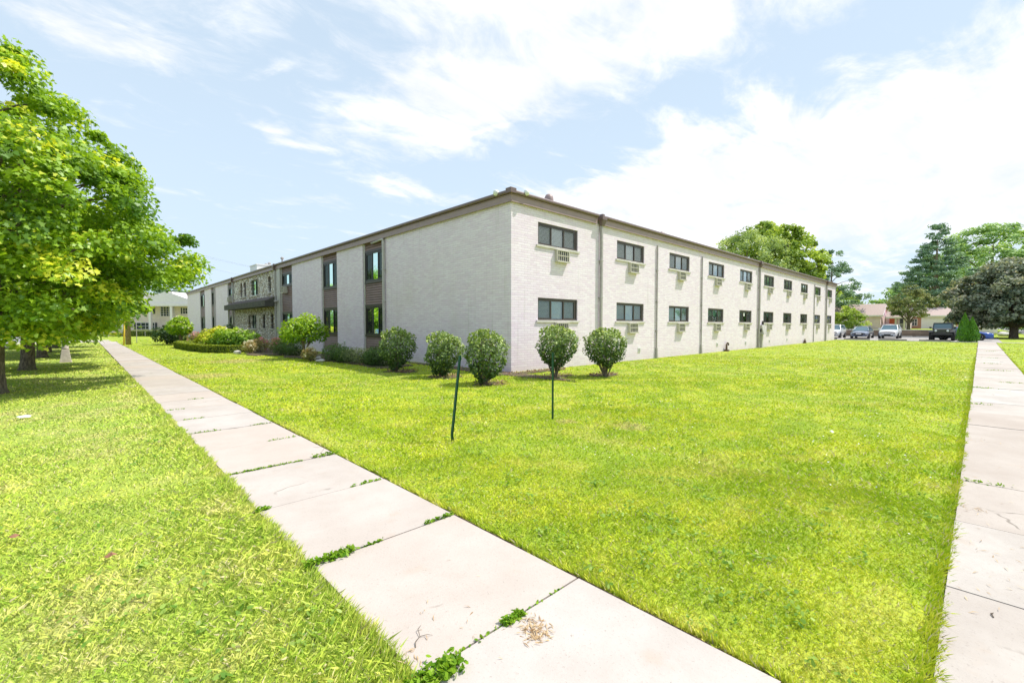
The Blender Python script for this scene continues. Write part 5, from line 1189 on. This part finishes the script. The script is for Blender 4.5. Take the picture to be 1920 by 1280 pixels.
# ------------------------------------------------------------------ lawn blades and weeds
def in_free(x, y, edge=.0):
    ok = ~((x > -9.31 - edge) & (x < -8.17 + edge) & (y < 45.5)); ok &= ~((y > -11.85) & (y < -10.76) & (x < 50)); ok &= ~((x > -.03) & (y > -.03))
    ok &= ~(x > 49); ok &= ~(x < -14.3); ok &= ~(y < -16)
    return ok
def lawn():
    rng = np.random.default_rng(99); V = []; L = []; A = []; off = 0
    T3 = []; A3 = []
    for r0, r1, dens, h, wd in [(1.3, 3.2, 12000, .026, .0018), (3.2, 5.5, 7000, .027, .0026), (5.5, 9, 2600, .029, .0045), (9, 15, 950, .032, .0078), (15, 26, 300, .035, .014), (26, 44, 60, .034, .024), (44, 64, 22, .034, .04)]:
        area = (r1 ** 2 - r0 ** 2) * radians(66); n = int(area * dens)
        r = np.sqrt(rng.uniform(r0 ** 2, r1 ** 2, n)); a = rng.uniform(-radians(66), radians(66), n) + atan2(fw.y, fw.x)
        x = CAM.x + r * np.cos(a); y = CAM.y + r * np.sin(a)
        # blades lean over the path edges a little but root outside it
        k = in_free(x, y, .015) & ~((x > -8.2) & (x < -8.11 + .035 * np.sin(y * 7) * np.sin(y * 2.3)))
        bed = np.zeros(n, bool)
        for (cx, cy, rx, ry) in BEDS: bed |= ((x - cx) / rx) ** 2 + ((y - cy) / ry) ** 2 < rng.uniform(.5, 1.15, n)
        k &= ~(bed & (rng.random(n) < .72))
        # tufts: density modulated
        m = (np.sin(x * 3.1 + np.sin(y * 2.3) * 1.5) * np.sin(y * 2.7 + np.sin(x * 1.9)) * .25 + .75); k &= rng.random(n) < m
        x = x[k]; y = y[k]; n = len(x)
        lush = np.clip(.5 + .5 * np.sin(x * .9 + 1.3 * np.sin(y * .7)) * np.sin(y * 1.1 + np.sin(x * .6)), 0, 1)
        near_path = np.clip(1 - np.abs(x + 9.45) / .6, 0, 1) * (x < -9.3)
        hh = h * rng.uniform(.45, 1.25, n) * (.7 + .55 * lush + .7 * near_path); ww = wd * rng.uniform(.6, 1.3, n)
        th = rng.uniform(0, 2 * pi, n); ln = rng.uniform(.2, 1.7, n) * hh; la = rng.uniform(0, 2 * pi, n)
        dx = np.cos(th) * ww; dy = np.sin(th) * ww; tx = x + np.cos(la) * ln; ty = y + np.sin(la) * ln
        z0 = np.zeros(n) - .003
        mx_ = x + (tx - x) * .35; my_ = y + (ty - y) * .35
        q = np.stack([np.stack([x - dx, y - dy, z0], 1), np.stack([x + dx, y + dy, z0], 1), np.stack([mx_ + dx * .8, my_ + dy * .8, hh * .62], 1), np.stack([tx, ty, hh], 1)], 1)
        q[:, 2] = np.stack([mx_ + dx * .9, my_ + dy * .9, hh * .6], 1)
        V.append(q.reshape(-1, 3)); A.append(rng.random(n))
    # longer fringe hanging over the edges of both paths
    for (ax, e, lo, hi, sgn, cnt, hh0) in (('y', -9.315, -12, 12, -1, 26000, .040), ('y', -8.12, -12, 12, 1, 17000, .036), ('x', -10.755, -8, 22, 1, 16000, .03), ('x', -11.855, -8, 22, -1, 8000, .03)):
        s = lo + (hi - lo) * rng.random(cnt) ** 1.5; wob = .008 * np.sin(s * 9) + .008 * np.sin(s * 23 + 1) + .008 * np.sin(s * 4.1)
        o_ = e + sgn * np.abs(rng.normal(size=cnt)) * .03 - sgn * np.clip(wob, -.02, .03)
        x, y = (o_, s) if ax == 'y' else (s, o_); hh = hh0 * rng.uniform(.4, 1.5, cnt) * (1 + .25 * np.sin(s * 6.3) * np.sin(s * 2.1)) * np.clip(1.1 - (s + 8) / 26, .35, 1); th = rng.uniform(0, 6.28, cnt); wd = .0022 + .0006 * np.abs(s + 9)
        dx = np.cos(th) * wd; dy = np.sin(th) * wd; ln = hh * rng.uniform(.2, 1.2, cnt); tx = x + (rng.normal(size=cnt) * .6 - (sgn if ax == 'y' else 0)) * ln * .55; ty = y + (rng.normal(size=cnt) * .6 - (sgn if ax == 'x' else 0)) * ln * .7
        mx_ = x + (tx - x) * .35; my_ = y + (ty - y) * .35; z0 = np.zeros(cnt)
        q = np.stack([np.stack([x - dx, y - dy, z0], 1), np.stack([x + dx, y + dy, z0], 1), np.stack([mx_ + dx * .9, my_ + dy * .9, hh * .6], 1), np.stack([tx, ty, hh + .01], 1)], 1)
        V.append(q.reshape(-1, 3)); A.append(rng.random(cnt))
    V = np.concatenate(V); A = np.concatenate(A)
    o = np_mesh('lawn_grass', V, 4, len(A), blade, attr=A); o['kind'] = 'stuff'; o['label'] = 'short mown grass with dry straw patches'; return o
lawn()
lf_weed = M_leaf('weed_leaf', (.10, .24, .015), (.26, .43, .03), (.42, .56, .09), .35, .02)
lf_weedp = M_leaf('plantain_leaf', (.14, .28, .04), (.34, .48, .10), (.52, .62, .22), .35, .02)
def weeds():
    rng = np.random.default_rng(5); P_ = []; N_ = []; S = []
    n = 2600
    r = 1.6 + 13 * rng.random(n) ** 1.3; a = rng.uniform(-radians(62), radians(62), n) + atan2(fw.y, fw.x)
    x = CAM.x + r * np.cos(a); y = CAM.y + r * np.sin(a)
    cl_ = np.sin(x * 1.7 + 2 * np.sin(y * 1.1)) * np.sin(y * 1.9 + np.sin(x * 2.2)); k = in_free(x, y, .06) & (cl_ > rng.uniform(-.4, .9, n)); x = x[k]; y = y[k]
    for cx, cy in zip(x, y):
        m = rng.integers(5, 11); th = rng.uniform(0, 6.28, m); q = rng.uniform(.01, .07, m)
        P_.append(np.stack([cx + q * np.cos(th), cy + q * np.sin(th), rng.uniform(.028, .055, m)], 1)); N_.append(np.stack([np.cos(th) * .5, np.sin(th) * .5, np.ones(m)], 1) + rng.normal(size=(m, 3)) * .3); S.append(np.full(m, rng.uniform(.018, .042)))
    P_ = np.concatenate(P_); N_ = np.concatenate(N_); S = np.concatenate(S)
    o = leaves('lawn_weeds', P_, N_, S, OVAL, lf_weedp, None, rng.random(len(P_)), rng, .15); o['kind'] = 'stuff'; o['label'] = 'broad leaved weeds scattered in the lawn'
    # weeds rooted in the joints of the path
    P_ = []; N_ = []; S = []
    for (x0, x1, y0, wd, cnt, hh) in [(-9.38, -9.12, -9.22, .06, 420, .05), (-9.1, -8.3, -9.17, .010, 50, .012), (-8.80, -8.66, -9.175, .03, 220, .03), (-9.36, -9.02, -7.88, .045, 320, .045), (-9.0, -8.8, -7.88, .015, 60, .02), (-8.45, -8.17, -7.87, .02, 130, .03), (-9.34, -9.22, -6.69, .03, 90, .03), (-8.5, -8.2, -6.67, .02, 90, .02),
            (-9.3, -8.55, -5.45, .018, 260, .018), (-8.42, -8.1, -5.43, .035, 170, .035), (-9.2, -8.9, -1.79, .03, 60, .02), (-8.5, -8.2, -3.0, .02, 50, .02), (-8.6, -8.2, -4.22, .02, 60, .02), (-9.28, -8.9, -3.01, .02, 60, .02), (-8.8, -8.5, .65, .02, 40, .02), (-9.3, -9.0, -.57, .03, 50, .02)]:
        xx = rng.uniform(x0, x1, cnt); P_.append(np.stack([xx, y0 + rng.normal(size=cnt) * wd * .5, .028 + rng.random(cnt) * hh], 1)); N_.append(rng.normal(size=(cnt, 3)) * .6 + np.array([0, 0, 1])); S.append(rng.uniform(.012, .03, cnt) * (1 + wd * 8))
    for (x0, y0, cnt) in [(7.9, -11.5, 60), (12.5, -11.3, 60), (-3.9, -10.8, 70), (16.4, -11.2, 60), (2.5, -10.85, 60), (5.9, -10.82, 60), (21, -11.2, 50), (29, -11.3, 50)]:
        P_.append(np.stack([x0 + rng.normal(size=cnt) * .03, y0 + rng.normal(size=cnt) * .16, .03 + rng.random(cnt) * .025], 1)); N_.append(rng.normal(size=(cnt, 3)) * .6 + np.array([0, 0, 1])); S.append(rng.uniform(.02, .04, cnt))
    P_ = np.concatenate(P_); N_ = np.concatenate(N_); S = np.concatenate(S)
    o = leaves('joint_weeds', P_, N_, S, OVAL, lf_weed, None, rng.random(len(P_)), rng, .2); o['kind'] = 'stuff'; o['label'] = 'small green weeds growing in the joints of the path'
    # clover heads
    n = 2600; x = rng.uniform(-6, 34, n); y = rng.uniform(-10.6, -2.2, n); k = np.sin(x * .7 + np.sin(y)) * np.sin(y * 1.3 + x * .2) > rng.uniform(-.6, .9, n); x = x[k]; y = y[k]
    n = len(x); o = leaves('clover_flowers', np.stack([x, y, rng.uniform(.035, .06, n)], 1), rng.normal(size=(n, 3)) * .4 + np.array([0, 0, 1]), .016 + .012 * np.clip((x + 6) / 20, 0, 1), OVAL * np.array([1.8, 1]), m_clover, None, np.zeros(n), rng); o['kind'] = 'stuff'; o['label'] = 'white clover heads dotted over the lawn'
    # dead leaves, twigs and clippings in the beds and on the paths
    n = 1500; ids = rng.integers(0, len(BEDS), n); B = np.array(BEDS)[ids]; th = rng.uniform(0, 6.28, n); q = np.sqrt(rng.random(n)) * 1.05
    X = B[:, 0] + B[:, 2] * q * np.cos(th); Y = B[:, 1] + B[:, 3] * q * np.sin(th); k = ~((X > -.06) & (Y > -.06)); X = X[k]; Y = Y[k]; n = len(X)
    o = leaves('leaf_litter', np.stack([X, Y, rng.uniform(.05, .08, n)], 1), rng.normal(size=(n, 3)) * .5 + np.array([0, 0, 1]), rng.uniform(.04, .08, n), OVAL, lf_litter, None, rng.random(n), rng, .4); o['kind'] = 'stuff'; o['label'] = 'dry brown leaf litter in the planting beds'
    P_ = []; 
    for (cx, cy, s, cnt) in [(-8.72, -9.33, .04, 110), (-8.68, -9.27, .035, 50), (-4.9, -10.86, .05, 26), (-5.9, -10.95, .2, 26), (-1.6, -10.9, .1, 16), (-8.95, -9.0, .12, 8), (-8.9, -9.0, .3, 12), (-6.6, -10.95, .3, 26), (-5.0, -11.1, .4, 20), (-3, -11.1, .5, 18), (-9.28, -9.05, .03, 14)]:
        P_.append(np.stack([cx + rng.normal(size=cnt) * s, cy + rng.normal(size=cnt) * s, np.full(cnt, .036) + rng.random(cnt) * .008], 1))
    P_ = np.concatenate(P_); k = ((P_[:, 1] > -11.85) & (P_[:, 1] < -10.7)) | ((P_[:, 0] > -9.4) & (P_[:, 0] < -8.1)); P_ = P_[k]; n = len(P_)
    o = leaves('dry_clippings', P_, rng.normal(size=(n, 3)) * .25 + np.array([0, 0, 1]), rng.uniform(.025, .06, n), SPRAY * np.array([.45, 1]), lf_straw, None, rng.random(n), rng, .5); o['kind'] = 'stuff'; o['label'] = 'dry straw clippings lying on the paths'
m_clover = M_plain('clover_white', (.85, .86, .78), .8, .05)
lf_straw = M_leaf('straw_strand', (.34, .20, .09), (.62, .44, .24), (.72, .58, .38), .1)
lf_litter = M_leaf('litter_leaf', (.16, .09, .045), (.42, .26, .14), (.60, .46, .30), .15)
weeds()
# bare scuffed soil in the lawn

# scraps
def scrap(label, x, y, s, seed, mat, name, cat):
    r = random.Random(seed); m = MB(); n = 9
    pts = [(cos(6.28 * k / n) * s * r.uniform(.5, 1), sin(6.28 * k / n) * s * .7 * r.uniform(.5, 1), .035 + r.uniform(0, .03)) for k in range(n)]
    m.add(pts + [(0, 0, .075)], [(k, (k + 1) % n, n) for k in range(n)]); o = m.build(name, mat); o.location = (x, y, 0); tag(o, label, cat)
scrap('white scrap of paper on the grass near the left trees', -11.1, .35, .13, 1, m_white, 'paper_scrap', 'litter')
scrap('white crumpled scrap on the lawn by the east path', -2.5, -9.4, .05, 2, m_white, 'paper_scrap', 'litter')
m_brownleaf = M_plain('brown_leaf', (.30, .14, .08), .8)
scrap('curled reddish brown leaf on the grass left of the path', -10.75, -6.0, .05, 3, m_brownleaf, 'fallen_leaf', 'leaf')
scrap('dark curled brown leaf on the grass, closer to the path', -10.25, -6.85, .045, 4, m_brownleaf, 'fallen_leaf', 'leaf')
m = MB(); m.tube([(0, 0, .04), (.03, .05, .05), (.10, .09, .045), (.13, .17, .06), (.20, .22, .045)], [.004, .004, .003, .003, .001], 5); m.tube([(.10, .09, .045), (.16, .06, .05), (.20, .03, .04)], [.003, .002, .001], 5)
o = m.build('twig', m_bark); o.location = (-9.22, -9.0, 0.01); o.scale = (.55, .55, .6); tag(o, 'thin forked twig at the left edge of the west path', 'twig')
m = MB(); m.tube([(0, 0, .04), (.05, .02, .045), (.09, .0, .04)], [.006, .006, .004], 5); o = m.build('twig', m_bark); o.scale = (.6, .5, .5); o.location = (-6.85, -10.95, .012); tag(o, 'short thick twig at the near edge of the east path', 'twig')
